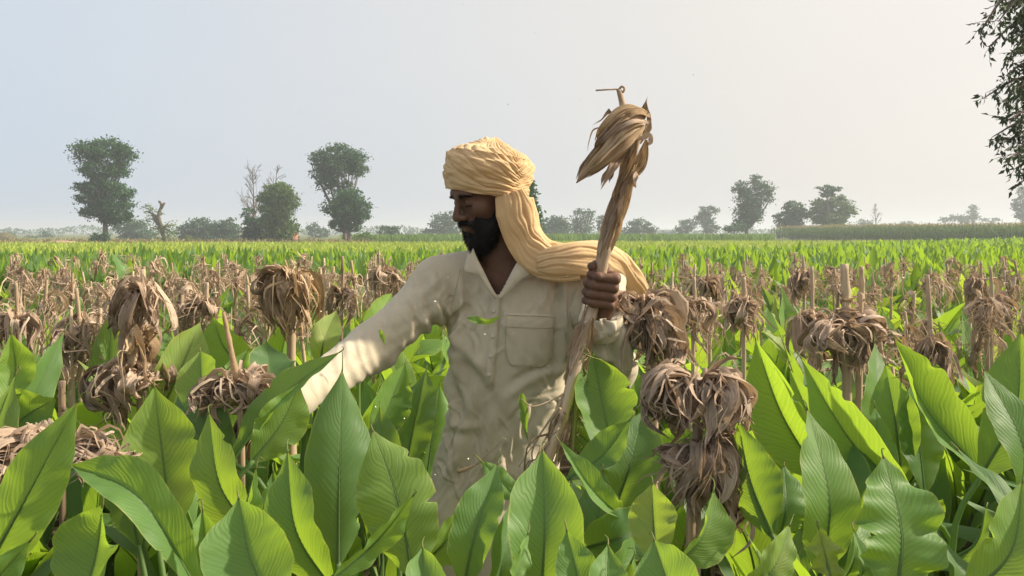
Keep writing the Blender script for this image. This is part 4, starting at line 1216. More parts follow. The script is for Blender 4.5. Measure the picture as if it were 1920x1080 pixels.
for i in r.choice(cand, 5200):
    dr = eN[i] * .55 + np.array([.15, 0, -.9]) + r.normal(size=3) * .28
    if eV[i][2] > -.062 and eV[i][0] > .085: dr = np.array([.25, np.sign(eV[i][1]) * 1.0, -.9]) + r.normal(size=3) * .2
    hstrand(L, eV2[i] - eN[i] * .001, dr, r.uniform(.006, .014), .00042, r)
V, F = strands(L); link('hairs', mesh_np('hairs', h2w(V) - PR, F), M['hair'], beard)

# ---- kurta
TZ = [.42, .60, .724, .794, .936, 1.077, 1.218, 1.31, 1.365]
TX = [-.075, -.070, -.058, -.048, -.020, -.002, .012, .016, .012]
TA = [.215, .195, .180, .172, .166, .176, .184, .165, .10]
TB = [.150, .140, .128, .124, .118, .122, .126, .110, .07]
def kurta_sdf(Q):
    X, Y, Z = Q
    cx = np.interp(Z, TZ, TX); a = np.interp(Z, TZ, TA); b = np.interp(Z, TZ, TB)
    k = np.sqrt(((X - cx) / a) ** 2 + ((Y - 2.41) / b) ** 2)
    d = (k - 1) * np.minimum(a, b)
    d = smax(d, Z - 1.375, .03); d = smax(d, .42 - Z, .01)
    d = smin(d, cap_(Q, NECK + [-.045, .005, -.015], SH_R + [.0, .0, .004], .052, .060), .05)
    d = smin(d, cap_(Q, NECK + [.045, .005, -.015], SH_L + [.0, .0, .0], .052, .058), .05)
    d = smin(d, cap_(Q, SH_R + [.005, 0, -.01], EL_R, .070, .054), .05)
    d = smin(d, cap_(Q, EL_R, WR_R, .056, .046), .03)
    d = smin(d, cap_(Q, EL_R + [.03, 0, -.02], EL_R * .4 + WR_R * .6 + [0, 0, -.012], .040, .036), .02)
    d = smin(d, cap_(Q, SH_L, EL_L, .068, .056), .05)
    d = smin(d, cap_(Q, EL_L + [0, 0, .0], WR_L + [0, 0, .01], .058, .047), .025)
    d = smin(d, cap_(Q, EL_L + [.0, .0, .0], EL_L + [-.002, .0, -.028], .042, .020), .03)     # hanging fullness of the sleeve
    # sleeve mouths
    ax = unit(WR_R - EL_R); d = smax(d, ax[0] * (X - WR_R[0]) + ax[1] * (Y - WR_R[1]) + ax[2] * (Z - WR_R[2]) - .012 + .0 * X, .006) if False else d
    return d
kV, kF = surface_nets(kurta_sdf, (-.60, 1.98, .40), (.36, 2.60, 1.47), .0052)
kV = relax(kV, kF, 2, .5)
kN = vnormals(kV, kF)
def px_of(V): return 960 + V[:, 0] * FPX / V[:, 1], HOR - (V[:, 2] - CAM_Z) * FPX / V[:, 1]
kx, ky = px_of(kV)
disp = np.zeros(len(kV))
def fold(p, q, w, A, bend=0):
    """a soft ridge (or valley for A<0) between two points given in photo px"""
    global disp
    ab = np.array([q[0] - p[0], q[1] - p[1]], float); L = np.linalg.norm(ab); ab /= L; nn = np.array([-ab[1], ab[0]])
    t = ((kx - p[0]) * ab[0] + (ky - p[1]) * ab[1]) / L
    dd = (kx - p[0]) * nn[0] + (ky - p[1]) * nn[1] - bend * np.sin(np.clip(t, 0, 1) * math.pi)
    env = np.clip(np.minimum(t + .12, 1.12 - t) / .3, 0, 1); env = env * env * (3 - 2 * env)
    disp += (1.45 * np.clip((kx - 690) / 150, .16, 1)) * A * env * (np.exp(-(dd / w) ** 2) - .55 * np.exp(-((dd - 1.5 * w) / w) ** 2))
FO = [((838, 590), (868, 560), 9, .010), ((842, 600), (910, 690), 11, .009, 8), ((846, 625), (880, 770), 10, .007, 6), ((862, 520), (856, 700), 9, .009, -4),
      ((905, 580), (900, 760), 12, .004, 5), ((1055, 515), (1052, 700), 9, .010, -5), ((1078, 560), (1072, 720), 8, .009, 4), ((1030, 525), (1010, 580), 8, .005),
      ((885, 720), (838, 900), 12, .009, -10), ((925, 760), (868, 930), 14, .007, -12), ((960, 800), (930, 950), 16, .006, 8), ((1060, 730), (1000, 830), 13, .007, 8),
      ((1065, 690), (950, 745), 10, .006, 10), ((1060, 780), (960, 900), 14, .006, -10), ((900, 640), (985, 800), 16, .004, 12), ((835, 790), (900, 800), 10, .006, 5),
      ((830, 700), (858, 840), 8, .008, -5), ((985, 900), (1005, 960), 12, .006), ((840, 660), (930, 720), 10, .005, -8),
      # reaching sleeve: bunched across the elbow and along the upper arm
      ((812, 520), (828, 612), 9, .012, 8), ((792, 540), (810, 640), 9, .009, 8), ((770, 545), (775, 655), 10, .007, 8), ((738, 575), (760, 665), 9, .008, 6),
      ((706, 600), (735, 690), 8, .011, 6), ((690, 608), (712, 702), 7, .010, 6), ((672, 622), (698, 712), 7, .009, 5), ((650, 640), (680, 724), 8, .009, 5),
      ((628, 655), (655, 728), 7, .007, 4), ((604, 680), (622, 750), 7, .007, 4), ((585, 690), (600, 765), 6, .006, 3), ((830, 560), (730, 640), 9, .006, -10),
      ((800, 620), (690, 700), 8, .007, 8), ((730, 660), (640, 715), 8, .006, 6),
      # raised sleeve
      ((1108, 640), (1150, 610), 7, .008, 5), ((1105, 665), (1160, 690), 8, .010, -8), ((1118, 690), (1165, 700), 7, .010, 6), ((1168, 610), (1160, 705), 7, .011, 4),
      ((1150, 600), (1135, 650), 6, .008, -3), ((1130, 700), (1145, 722), 6, .010), ((1100, 560), (1105, 690), 7, .010, 4), ((1180, 630), (1176, 700), 6, .008)]
for f_ in FO: fold(*f_)
rf_ = np.random.default_rng(321)
for _ in range(330):       # small sharp creases all over
    x0, y0 = rf_.uniform(570, 1170), rf_.uniform(500, 950)
    a_ = rf_.normal(1.75, .5) if 830 < x0 < 1090 else rf_.normal(1.35, .35)
    L_ = rf_.uniform(22, 75)
    fold((x0, y0), (x0 + math.cos(a_) * L_, y0 + math.sin(a_) * L_), rf_.uniform(2.4, 5), rf_.uniform(.0012, .0036) * rf_.choice([1, -1]), rf_.normal(0, 5))
disp += .0042 * wob(kV * np.array([1.6, 1, .75]), .045, 70) + .0022 * wob(kV * np.array([1.3, 1, .8]), .017, 71) * (.4 + .6 * (wob(kV, .12, 73) > 0))
low = np.clip((1.0 - kV[:, 2]) / .5, 0, 1)
th = np.arctan2(kV[:, 1] - 2.41, kV[:, 0])
disp += low * .010 * np.sin(th * 9 + 2 * wob(kV, .2, 72))
kV = kV + kN * disp[:, None]
# neckline: open V at the front, round the neck behind
kx, ky = px_of(kV)
fc = kF[:, 0]; cx_, cy_ = kx[kF].mean(1), ky[kF].mean(1); fy = kV[kF][:, :, 1].mean(1); fz = kV[kF][:, :, 2].mean(1); fx = kV[kF][:, :, 0].mean(1)
vl = np.interp(cy_, [470, 505, 557], [884, 903, 930]); vr = np.interp(cy_, [470, 485, 557], [985, 974, 934])
inV = (cy_ < 557) & (cx_ > vl) & (cx_ < vr) & (fy < 2.42)
ring = ((fx - NECK[0]) / .074) ** 2 + ((fy - 2.405) / .078) ** 2 < 1
neckhole = ring & (fz > 1.31)
cut_l = (fz > WR_L[2] + .012) & (fx > .15) & (fy < 2.14)
cut_r = ((np.stack([fx, fy, fz], 1) - WR_R) @ unit(WR_R - EL_R) > .02) & (fx < -.3)
keep = ~(inV | neckhole | cut_l | cut_r)
kF = kF[keep]
kurta = plink('kurta', kV, kF, M['kurta'])
sol = kurta.modifiers.new('thickness', 'SOLIDIFY'); sol.thickness = .0018; sol.offset = -1
kbvh = BVHTree.FromPolygons([Vector(v) for v in kV], [tuple(int(i) for i in f) for f in kF])
cpos = Vector((0, 0, CAM_Z))
def on_kurta(px, py, off=.003):
    d = Vector(((px - 960) / FPX, 1, -(py - HOR) / FPX)).normalized()
    loc, n, i, dist = kbvh.ray_cast(cpos, d)
    if loc is None or loc.y > 2.5: return np.array(P(px, py, 2.30))
    return np.array(loc - d * off)
def patch(poly_u, poly_v, nu, nv, off=.003, thick=.0025, bumpy=0):
    """cloth piece sewn on: a grid between two px polylines, laid on the kurta"""
    A = bez([(*p, 0) for p in poly_u], nu)[:, :2]; B = bez([(*p, 0) for p in poly_v], nu)[:, :2]
    V = []
    for i in range(nu):
        for j in range(nv):
            s = j / (nv - 1); p = A[i] * (1 - s) + B[i] * s
            e = min(i, nu - 1 - i, j, nv - 1 - j)
            o = off if e > 0 else off * .15
            V.append(on_kurta(p[0], p[1], o))
    V = np.array(V).reshape(nu, nv, 3)
    W = V.copy()
    for _ in range(2):
        W[1:-1, 1:-1] = (V[1:-1, 1:-1] * 2 + V[:-2, 1:-1] + V[2:, 1:-1] + V[1:-1, :-2] + V[1:-1, 2:]) / 6; V = W.copy()
    return V.reshape(-1, 3), grid_faces(nu, nv)
# placket
V, F = patch([(921, 552), (917, 600), (914, 660), (907, 727)], [(942, 552), (937, 600), (933, 660), (926, 727)], 50, 7, .0055)
plink('placket', V, F, M['kurta'], parent=None)
def seam(pts, name='seam', rad=.0009, off=.0042, n=40, parent=None, mat='thread'):
    q = bez([(*p, 0) for p in pts], n); V = np.array([on_kurta(a[0], a[1], off) for a in q])
    plink(name, *tube_arr(V, rad, 5)[:2], M[mat])
seam([(939, 560), (934, 600), (930, 660), (923, 722)], off=.0058); seam([(908, 727), (917, 728), (926, 727)], off=.0056)
seam([(862, 505), (855, 540), (846, 575), (838, 612)], off=.001, rad=.0014)
seam([(1083, 512), (1090, 550), (1086, 590), (1075, 630)], off=.001, rad=.0014)
# pocket
V, F = patch([(946, 586), (944, 630), (947, 668), (958, 686)], [(1042, 590), (1039, 632), (1034, 672), (1018, 690)], 34, 30, .0050)
plink('pocket', V, F, M['kurta'])
seam([(947, 590), (994, 592), (1041, 594)], off=.0064); seam([(947, 612), (992, 614), (1038, 615)], off=.0062)
seam([(948, 592), (947, 640), (950, 672), (960, 684), (990, 688), (1017, 686), (1032, 668), (1037, 630), (1040, 596)], off=.0062, n=70)
for i, (px, py) in enumerate([(925, 583), (924, 631), (920, 668), (917, 703)]):
    c = on_kurta(px, py, .0065)
    V, F, _ = tube_arr(np.array([c + [0, .001, 0], c, c - [0, .0022, 0], c - [0, .0026, 0]]), [.0052, .0056, .0050, .0030], 14)
    plink('button', V, F, M['button'])
# collar: a stand round the neck and two turned-down wings
def collar_piece(rows, name='collar'):
    """rows: list of world polylines, lofted"""
    n = 30; G = np.array([bez(rw, n) for rw in rows]); m = 12
    H = np.array([bez(G[:, i], m) for i in range(n)])     # n,m,3
    V = H.reshape(-1, 3); V = V + vnormals(V, grid_faces(n, m)) * (wob(V, .02, 80) * .0012)[:, None]
    o = plink(name, V, grid_faces(n, m), M['kurta']); s = o.modifiers.new('thickness', 'SOLIDIFY'); s.thickness = .003; s.offset = 0
    return o
nk = NECK
band_top = [P(888, 468, 2.300), P(884, 455, 2.36), P(898, 438, 2.45), P(940, 432, 2.475), P(985, 440, 2.45), P(1000, 462, 2.37), P(984, 480, 2.30)]
band_bot = [P(903, 510, 2.285), P(872, 492, 2.36), P(886, 462, 2.47), P(940, 455, 2.50), P(1005, 466, 2.47), P(1018, 490, 2.37), P(970, 510, 2.28)]
collar_piece([band_top, band_bot], 'collar_stand')
collar_piece([[P(887, 466, 2.285), P(895, 485, 2.275), P(906, 507, 2.268), P(921, 538, 2.268), P(932, 558, 2.268)],
              [P(884, 474, 2.276), P(888, 492, 2.268), P(900, 512, 2.262), P(917, 540, 2.262), P(931, 559, 2.264)],
              [P(876, 480, 2.285), P(872, 508, 2.272), P(896, 516, 2.266), P(914, 543, 2.266), P(929, 560, 2.266)]], 'collar')
collar_piece([[P(986, 478, 2.285), P(974, 486, 2.275), P(962, 505, 2.268), P(947, 535, 2.266), P(934, 557, 2.266)],
              [P(994, 488, 2.276), P(986, 500, 2.268), P(970, 518, 2.262), P(952, 541, 2.262), P(936, 559, 2.263)],
              [P(1006, 496, 2.285), P(992, 515, 2.272), P(977, 524, 2.266), P(956, 546, 2.266), P(938, 561, 2.265)]], 'collar')
# cuffs
def cuff(Wp, El, rad, L, name='cuff'):
    d = unit(Wp - El); c = Wp + d * .004
    p = np.array([c - d * L, c - d * L * .5, c, c + d * .003, c + d * .001, c - d * L * .4])
    V, F, _ = tube_arr(p, np.array([rad * 1.04, rad * 1.06, rad * 1.03, rad * .98, rad * .93, rad * .9]), 40, cap=False)
    V = V + (wob(V, .03, 90) * .0022)[:, None] * unit(V - c)
    plink(name, V, F, M['kurta'])
cuff(WR_R + unit(WR_R - EL_R) * .018, EL_R, .0465, .05)
cuff(WR_L + np.array([0, 0, .010]), EL_L, .049, .035)

# trousers and shoes (down among the plants)
def tr_sdf(Q):
    d = None
    for i, s in enumerate((-1, 1)):
        kn = np.array([HIP[0] + s * .10, 2.38 + i * .06, .46])
        a = smin(cap_(Q, HIP + [s * .07, 0, -.06], kn, .11, .10), cap_(Q, kn, FT[i] + [0, 0, .05], .10, .065), .05)
        d = a if d is None else smin(d, a, .04)
    return d
tV, tF = surface_nets(tr_sdf, (-.36, 2.20, .05), (.26, 2.70, .80), .011)
tN = vnormals(tV, tF); tV = tV + tN * (wob(tV * np.array([1, 1, .5]), .04, 95) * .006)[:, None]
plink('trousers', tV, tF, M['trouser'])
M['shoe'] = simple('dusty_leather', (.09, .06, .04), .7, .2, 20, .3)
for i in range(2):
    c = FT[i]
    sV, sF = surface_nets(lambda Q: smax(smin(cap_(Q, c + [0, 0, -.02], c + [0, -.17, -.035], .045, .036), cap_(Q, c, c + [0, .02, .02], .046, .046), .03), .003 - Q[2], .004), c - [.07, .25, .06], c + [.07, .09, .09], .006)
    plink('shoe', sV, sF, M['shoe'])

# ---- turban
def turban():
    nu, nv = 420, 230
    th = np.linspace(0, 2 * math.pi, nu, endpoint=False); v = np.linspace(0, 1, nv)
    TH, VV = np.meshgrid(th, v, indexing='ij')
    TC = np.array([-.061, 2.352, 1.612])
    # profile: from the lower inner rim out over the drum to the crown
    pr = np.interp(VV, [0, .03, .08, .22, .42, .60, .74, .86, .95, 1.0], [.082, .098, .108, .1165, .1200, .1185, .112, .090, .045, .001])
    pz = np.interp(VV, [0, .03, .08, .22, .42, .60, .74, .86, .95, 1.0], [-.048, -.064, -.066, -.044, -.006, .028, .050, .064, .069, .070])
    k = 9
    for _ in range(k):
        pr[:, 1:-1] = (pr[:, :-2] + pr[:, 1:-1] * 2 + pr[:, 2:]) / 4; pz[:, 1:-1] = (pz[:, :-2] + pz[:, 1:-1] * 2 + pz[:, 2:]) / 4
    X = pr * np.cos(TH); Y = pr * np.sin(TH) * 1.04; Z = pz.copy()
    # folds: TH = -90 deg looks at the camera. They gather at A (right, low) and fan out round the left
    az = np.mod(TH + math.pi / 2 + math.pi, 2 * math.pi) - math.pi          # 0 towards camera, + to the right
    zt = Z
    def layer(azA, zA, spread, base, freq, amp, ph, sharp=1.0, wv=.010):
        d = np.abs(np.mod(az - azA + math.pi, 2 * math.pi) - math.pi) * .118
        q = (zt - zA) / (base + d * spread) + wv * 8 * np.sin(az * 1.7 + ph) * .2
        w = .26 * np.sin(q * 2.3 + az * 2.1 + ph) + .17 * np.sin(q * 5.1 - az * 3.3) + .12 * np.sin(az * 7 + q * 3 + ph * 2)
        return amp * (1 - np.abs(np.sin((q * freq + w + ph) * math.pi)) ** .42 * 2 * .5) * sharp, q
    f1, q1 = layer(.72, -.052, .62, .045, 3.3, .0072, .3)
    f2, q2 = layer(.85, -.050, .55, .05, 8.7, .0030, 1.1)
    f3, q3 = layer(-2.2, -.04, .5, .07, 5.0, .004, 2.0)
    R1 = -f1 - f2 - .4 * f3
    # a big overlapping wrap: step across the front rising from left low to right high
    step = zt - (-.028 + .030 * np.sin((az + 1.2) * .75))
    R1 += .0045 * (1 / (1 + np.exp(-step / .0025)) - .5)
    step2 = zt - (.040 - .012 * np.cos(az + .5) - .012 * az * .3)
    R1 += -.008 * (1 / (1 + np.exp(-step2 / .002)))
    rad = np.sqrt(X ** 2 + Y ** 2) + 1e-6
    fade = np.clip(rad / .06, 0, 1)
    nx, nz = np.gradient(pz, axis=1), -np.gradient(pr, axis=1); nl = np.sqrt(nx ** 2 + nz ** 2) + 1e-9; nx, nz = nx / nl, nz / nl
    X += np.cos(TH) * nx * R1 * fade; Y += np.sin(TH) * nx * R1 * fade; Z += nz * R1 * fade
    # the loose crown bulging up at the top, pleated radially
    cr_ = np.exp(-(((X + .012) / .050) ** 2 + ((Y) / .06) ** 2)) * np.clip((VV - .55) / .3, 0, 1)
    pl_ = 1 + .16 * np.sin(np.arctan2(Y + .05, X + .014) * 17 + 3 * np.sin(X * 60))
    Z += cr_ * .020 * pl_
    cr2 = np.exp(-(((X - .045) / .045) ** 2 + ((Y) / .06) ** 2)) * np.clip((VV - .55) / .3, 0, 1); Z += cr2 * .006
    Pn = np.stack([X, Y, Z], 2).reshape(-1, 3)
    nN = unit(Pn * np.array([1, 1, .6])); Pn = Pn + nN * (wob(Pn * np.array([1, 1, 2.2]), .009, 101) * .0011 + wob(Pn, .03, 102) * .0024)[:, None]
    # tip it: forwards over the brow, lower at the right/back
    rx_ = Matrix.Rotation(R(9), 3, 'Y') @ Matrix.Rotation(R(3), 3, 'X')
    Pn = Pn @ np.array(rx_).T + TC
    F = grid_faces(nv, nu, 0, True)
    idx = np.arange(nu * nv).reshape(nu, nv).T.ravel()
    Pn = Pn[idx]
    return plink('turban', Pn, F, M['turban'])
turb = turban()

def pleated(path, half, thick, widthdir, npl, amp, seed, roll=0.0, nu=150, nv=110, taper=.3):
    """gathered cloth swept along a path: width direction given per key point"""
    p = bez(path, nu); n = nu; u = np.linspace(0, 1, n)
    T = unit(np.gradient(p, axis=0))
    Wd = bez(widthdir, n); Wd = unit(Wd - T * np.sum(Wd * T, 1)[:, None]); Nn = np.cross(T, Wd)
    hw = np.interp(u, np.linspace(0, 1, len(half)), half); tk = np.interp(u, np.linspace(0, 1, len(thick)), thick)
    for _ in range(8): hw[1:-1] = (hw[:-2] + hw[2:] + 2 * hw[1:-1]) / 4; tk[1:-1] = (tk[:-2] + tk[2:] + 2 * tk[1:-1]) / 4
    a = np.linspace(0, 2 * math.pi, nv, endpoint=False)
    r = np.random.default_rng(seed); ph = r.uniform(0, 6.28, 8)
    U, A = np.meshgrid(u, a, indexing='ij')
    wv = .9 * np.sin(U * 5 + ph[0]) + .6 * np.sin(U * 11 + A * 2 + ph[1]) + .35 * np.sin(U * 23 - A * 3 + ph[4])
    s = npl * np.cos(A) * 1.6 + roll * U
    rid = np.abs(np.sin((s + wv + ph[2]) * 1.15)) ** .5 * .8 + .5 * np.abs(np.sin(s * 2.7 + wv * 1.8 + ph[3] + A)) ** .5
    den = 1 + .45 * np.sin(A * 3 + ph[5] + U * 4)
    R_ = 1 + 0 * A
    dsp = amp * (rid - .6) * den
    ca, sa = np.cos(A), np.sin(A)
    sgn = np.sign(sa) * np.abs(sa) ** .8
    V = p[:, None] + Wd[:, None] * ((hw[:, None] * ca))[..., None] + Nn[:, None] * ((tk[:, None] * sgn + dsp * np.sign(sa) * np.minimum(1, np.abs(sa) * 3)))[..., None]
    V = V.reshape(-1, 3); V += unit(np.random.default_rng(seed).normal(size=(1, 3))) * (wob(V, .010, seed) * .0019 + wob(V * np.array([1, 1, 1.6]), .030, seed + 300) * .0045)[:, None]
    F = [grid_faces(nu, nv, 0, True)]
    V = np.vstack([V, p[:1], p[-1:]]); j = np.arange(nv); k = (j + 1) % nv
    F += [np.stack([j, k, np.full(nv, nu * nv)], 1), np.stack([(nu - 1) * nv + k, (nu - 1) * nv + j, np.full(nv, nu * nv + 1)], 1)]
    return V, F
mb = MB()
# fall from the turban knot to the shoulder
mb.add(*[x if i == 0 else x for i, x in enumerate(pleated([P(955, 362, 2.262), P(966, 395, 2.262), P(976, 435, 2.275), P(1000, 475, 2.275), P(1040, 497, 2.27), P(1085, 496, 2.27)],
    [.036, .050, .047, .047, .042, .040], [.010, .016, .018, .020, .020, .020], [(1, 0, .12), (1, .1, .25), (1, .1, .45), (.75, .1, .75), (.3, .1, 1), (0, .15, 1)], 3.2, .0055, 3))])
# outer fold hanging at the back of the neck
mb.add(*pleated([P(985, 372, 2.31), P(988, 405, 2.32), P(995, 440, 2.335), P(1020, 470, 2.34), P(1065, 478, 2.33), P(1115, 474, 2.33)],
    [.022, .030, .032, .034, .032, .030], [.018, .024, .026, .026, .026, .026], [(1, 0, .1), (1, .1, .2), (1, .1, .5), (.6, .1, .9), (.2, .2, 1), (0, .3, 1)], 2.4, .0050, 4))
# across the shoulder
mb.add(*pleated([P(1010, 492, 2.268), P(1045, 488, 2.255), P(1090, 484, 2.26), P(1128, 486, 2.30), P(1160, 510, 2.38), P(1180, 550, 2.46), P(1186, 600, 2.52)],
    [.028, .040, .044, .046, .050, .056, .056], [.015, .019, .021, .021, .018, .014, .010], [(-.2, 0, 1), (0, .1, 1), (.1, .2, 1), (.4, .3, .9), (.8, .3, .5), (1, .2, .15), (1, .2, 0)], 3.0, .0048, 5))
mb.add(*pleated([P(1120, 478, 2.34), P(1150, 498, 2.42), P(1172, 530, 2.48), P(1182, 565, 2.52), P(1186, 640, 2.54)],
    [.030, .046, .052, .056, .06], [.02, .020, .016, .012, .010], [(.2, .2, 1), (.7, .3, .7), (1, .3, .3), (1, .2, .1), (1, .2, 0)], 2.2, .0035, 6))
V = np.vstack(mb.V)
o = link('turban_tail', mesh_np('turban_tail', V - PR, [np.vstack(f) for f in mb.F.values()]), M['turban'], turb)
# ================================================================ WHAT THE MAN HOLDS, AND BITS IN THE AIR
def held():
    D = 2.02
    top = HAND_L
    t = thing('maize_stalk', 'long dried maize stalk held upright in the raised fist, husks hanging at its top', 'maize stalk', tuple(P(1106, 600, 2.03)))
    T0 = np.array(t.location)
    r = np.random.default_rng(31)
    m = D / FPX
    path = bez([P(1020, 880, 1.95), P(1052, 790, 1.98), P(1080, 690, 2.0), P(1104, 605, 2.02), HAND_L, P(1133, 470, 2.0), P(1158, 385, 1.98), P(1185, 290, 1.96), P(1203, 235, 1.95)], 60)
    rad = np.interp(np.linspace(0, 1, 60), [0, .3, .5, .62, .8, 1], [10, 11, 11, 12.5, 12, 5]) * m
    rad[[8, 20, 37, 49]] *= 1.15
    V, F, UV = tube_arr(path - T0, rad, 14); link('stalk', mesh_np('stalk', V, F, UV), M['stalk'], t)
    # leaf sheaths clasping the stalk
    for k in range(13):
        a, b = (.60, .86) if k < 10 else (.16, .44)
        s0 = r.uniform(a, a + .08) if k < 9 else r.uniform(a, a + .1); s1 = r.uniform(b - .1, b + .02)
        idx = np.linspace(s0, s1, 16) * 59; p = np.array([path[int(i)] * (1 - i % 1) + path[min(59, int(i) + 1)] * (i % 1) for i in idx])
        ang = r.uniform(0, 6.28); T_, N_, B_ = frames(p, (1, 0, 0))
        off = (np.cos(ang) * N_ + np.sin(ang) * B_) * (np.linspace(11, 14 if k % 3 else 18, 16) * m)[:, None]
        V, F, UV = ribbon_arr(p + off - T0, r.uniform(12, 24) * m, int(r.integers(1e6)), np.cos(ang) * N_[0] + np.sin(ang) * B_[0], r.normal(0, .06), 1.0, 7, .002, False)
        link('leaf_sheath', mesh_np('leaf_sheath', V, F, UV), M['husk'] if k % 2 else M['dry'], t)
    def strap(pts, w, mat='husk', D_=1.95, tw=.3, curl=.8, seed=0, dz=None, end=True, name='husk'):
        p = bez([P(q[0], q[1], D_ + (q[2] if len(q) > 2 else 0)) for q in pts], 24)
        V, F, UV = ribbon_arr(p - T0, w * .85 * m, seed, (0, -1, .1), tw, curl, 9, .003, end)
        link(name, mesh_np(name, V, F, UV), M[mat], t)
    # the drooping ear wrapped in its husk
    ep = bez([P(1198, 236, 1.96), P(1172, 246, 1.94), P(1138, 282, 1.93), P(1105, 315, 1.93), P(1081, 343, 1.93)], 40)
    er = np.interp(np.linspace(0, 1, 40), [0, .15, .35, .55, .75, .9, 1], [13, 20, 22, 19, 14, 7, 1]) * m
    V, F, UV = tube_arr(ep - T0, er, 26, squash=.8)
    V += wob(V, .010, 33)[:, None] * .0022 * unit(V - V.mean(0)); link('maize_ear', mesh_np('maize_ear', V, F, UV), M['husk'], t)
    for k in range(8):
        T_, N_, B_ = frames(ep, (0, -1, 0)); ang = k * .8 + .3
        s = np.linspace(0, int(r.uniform(28, 39)), 22).astype(int)
        p = ep[s] + (np.cos(ang) * N_[s] + np.sin(ang) * .8 * B_[s]) * (er[s] * 1.05 + .001)[:, None]
        V, F, UV = ribbon_arr(p - T0, r.uniform(22, 34) * m, 300 + k, np.cos(ang) * N_[0] + np.sin(ang) * B_[0], r.normal(0, .15), .8, 7, .0015, True)
        link('husk', mesh_np('husk', V, F, UV), M['husk'], t)
    # band wound round the ear
    for k, (dx, dy) in enumerate([(0, 0), (6, 9), (-3, -9), (-6, 16), (10, -4)]):
        strap([(1210 + dx, 222 + dy, .02), (1185 + dx, 212 + dy, -.035), (1158 + dx, 224 + dy, -.05), (1130 + dx, 250 + dy, -.045), (1124 + dx, 268 + dy, .0)], 22, 'dry' if k % 2 else 'husk', tw=.1, curl=.5, seed=40 + k, end=False)
    # pointed shreds below and beside
    strap([(1188, 262), (1165, 290), (1146, 318, -.02), (1129, 349, -.02)], 22, 'dry', seed=51)
    strap([(1182, 270), (1160, 300), (1148, 325), (1144, 338)], 18, 'husk', seed=52)
    strap([(1195, 250), (1178, 300), (1160, 345), (1152, 372)], 26, 'husk', seed=53)
    strap([(1212, 262, .01), (1203, 300, .01), (1182, 340, 0), (1168, 400)], 26, 'husk', seed=54)
    strap([(1193, 322), (1192, 335, -.02), (1190, 345, -.02), (1191, 352)], 12, 'dry', seed=55)
    strap([(1186, 265), (1196, 235), (1208, 210), (1213, 190)], 22, 'husk', seed=56, D_=1.955)
    strap([(1200, 270), (1212, 245), (1217, 225), (1214, 205)], 18, 'dry', seed=57, D_=1.97)
    strap([(1196, 262), (1216, 255), (1220, 265), (1214, 273)], 15, 'dry', seed=58, D_=1.94)
    strap([(1176, 262), (1170, 235), (1176, 212), (1192, 202, .01), (1201, 218, .02)], 13, 'dry', seed=59, D_=1.94, curl=1.3)
    strap([(1146, 250), (1152, 228), (1158, 214)], 22, 'husk', seed=60, D_=1.95)
    strap([(1150, 300), (1140, 320), (1132, 330), (1128, 345)], 12, 'dry', seed=61)
    strap([(1180, 335), (1172, 355), (1165, 380), (1158, 405)], 20, 'dry', seed=62, D_=1.955)
    # curling dark rags on the left
    for k, pts in enumerate([[(1150, 232), (1142, 210), (1128, 225), (1110, 235)], [(1140, 222), (1126, 238), (1112, 245), (1104, 268), (1102, 285)],
                             [(1144, 218), (1142, 205), (1138, 214)], [(1128, 252), (1118, 275), (1106, 296), (1096, 302)]]):
        strap(pts, 6 if k else 8, 'dry', seed=70 + k, curl=1.4, tw=1.2)
    mbx = MB()
    mbx.tube(bez([P(1176, 240, 1.95), P(1170, 214, 1.95), P(1166, 190, 1.95), P(1160, 168, 1.95)], 14) - T0, np.linspace(8, 4.5, 14) * m, 8)
    mbx.tube(bez([P(1160, 168, 1.95), P(1166, 162, 1.95), P(1171, 166, 1.95), P(1168, 173, 1.95), P(1163, 170, 1.95)], 12) - T0, 2.2 * m, 6)
    mbx.build('top_stem', M['stalk'], t)
    MB().tube(bez([P(1163, 167, 1.95), P(1140, 168, 1.94), P(1117, 169.5, 1.94)], 8) - T0, 1.6 * m, 6).build('cross_twig', M['stalk'], t)
    # below the fist
    for k, (pts, w) in enumerate([([(1105, 600), (1082, 660), (1074, 700), (1062, 745)], 22), ([(1090, 600), (1078, 625), (1066, 660), (1062, 672)], 12),
                                  ([(1112, 596), (1108, 640), (1096, 700), (1084, 760), (1072, 830)], 14), ([(1068, 740), (1064, 800), (1050, 850), (1045, 868)], 22)]):
        strap(pts, w, 'dry' if k % 2 else 'husk', D_=2.0, seed=90 + k, end=k != 2, name='leaf_sheath')
    # thin roots straggling from the foot
    mr = MB(); 
    for k in range(16):
        x0 = r.uniform(1046, 1062); y0 = r.uniform(735, 840)
        a = [(x0, y0), (x0 - r.uniform(8, 22), y0 + r.uniform(25, 50)), (r.uniform(990, 1025), r.uniform(830, 875)), (r.uniform(972, 1010), r.uniform(870, 912))]
        mr.tube(bez([P(q[0], q[1], 1.97 + r.normal(0, .02)) for q in a], 12) - T0, np.linspace(2.8, 1.0, 12) * m * r.uniform(.6, 1.2), 5)
    mr.tube(bez([P(1062, 735, 1.99), P(1040, 748, 1.97), P(1000, 762, 1.95), P(978, 748, 1.94)], 14) - T0, np.linspace(2, .9, 14) * m, 5)
    mr.build('roots', M['stalk'], t)
held()
t = thing('maize_stalk', 'thin greenish dry stalk hanging beside the thick one, below the raised fist', 'maize stalk', tuple(P(1080, 720, 2.0)))
T0 = np.array(t.location)
M['greenstalk'] = dry_material('fading_green_stalk', (.08, .08, .03), (.22, .22, .07), (.40, .38, .16), .05)
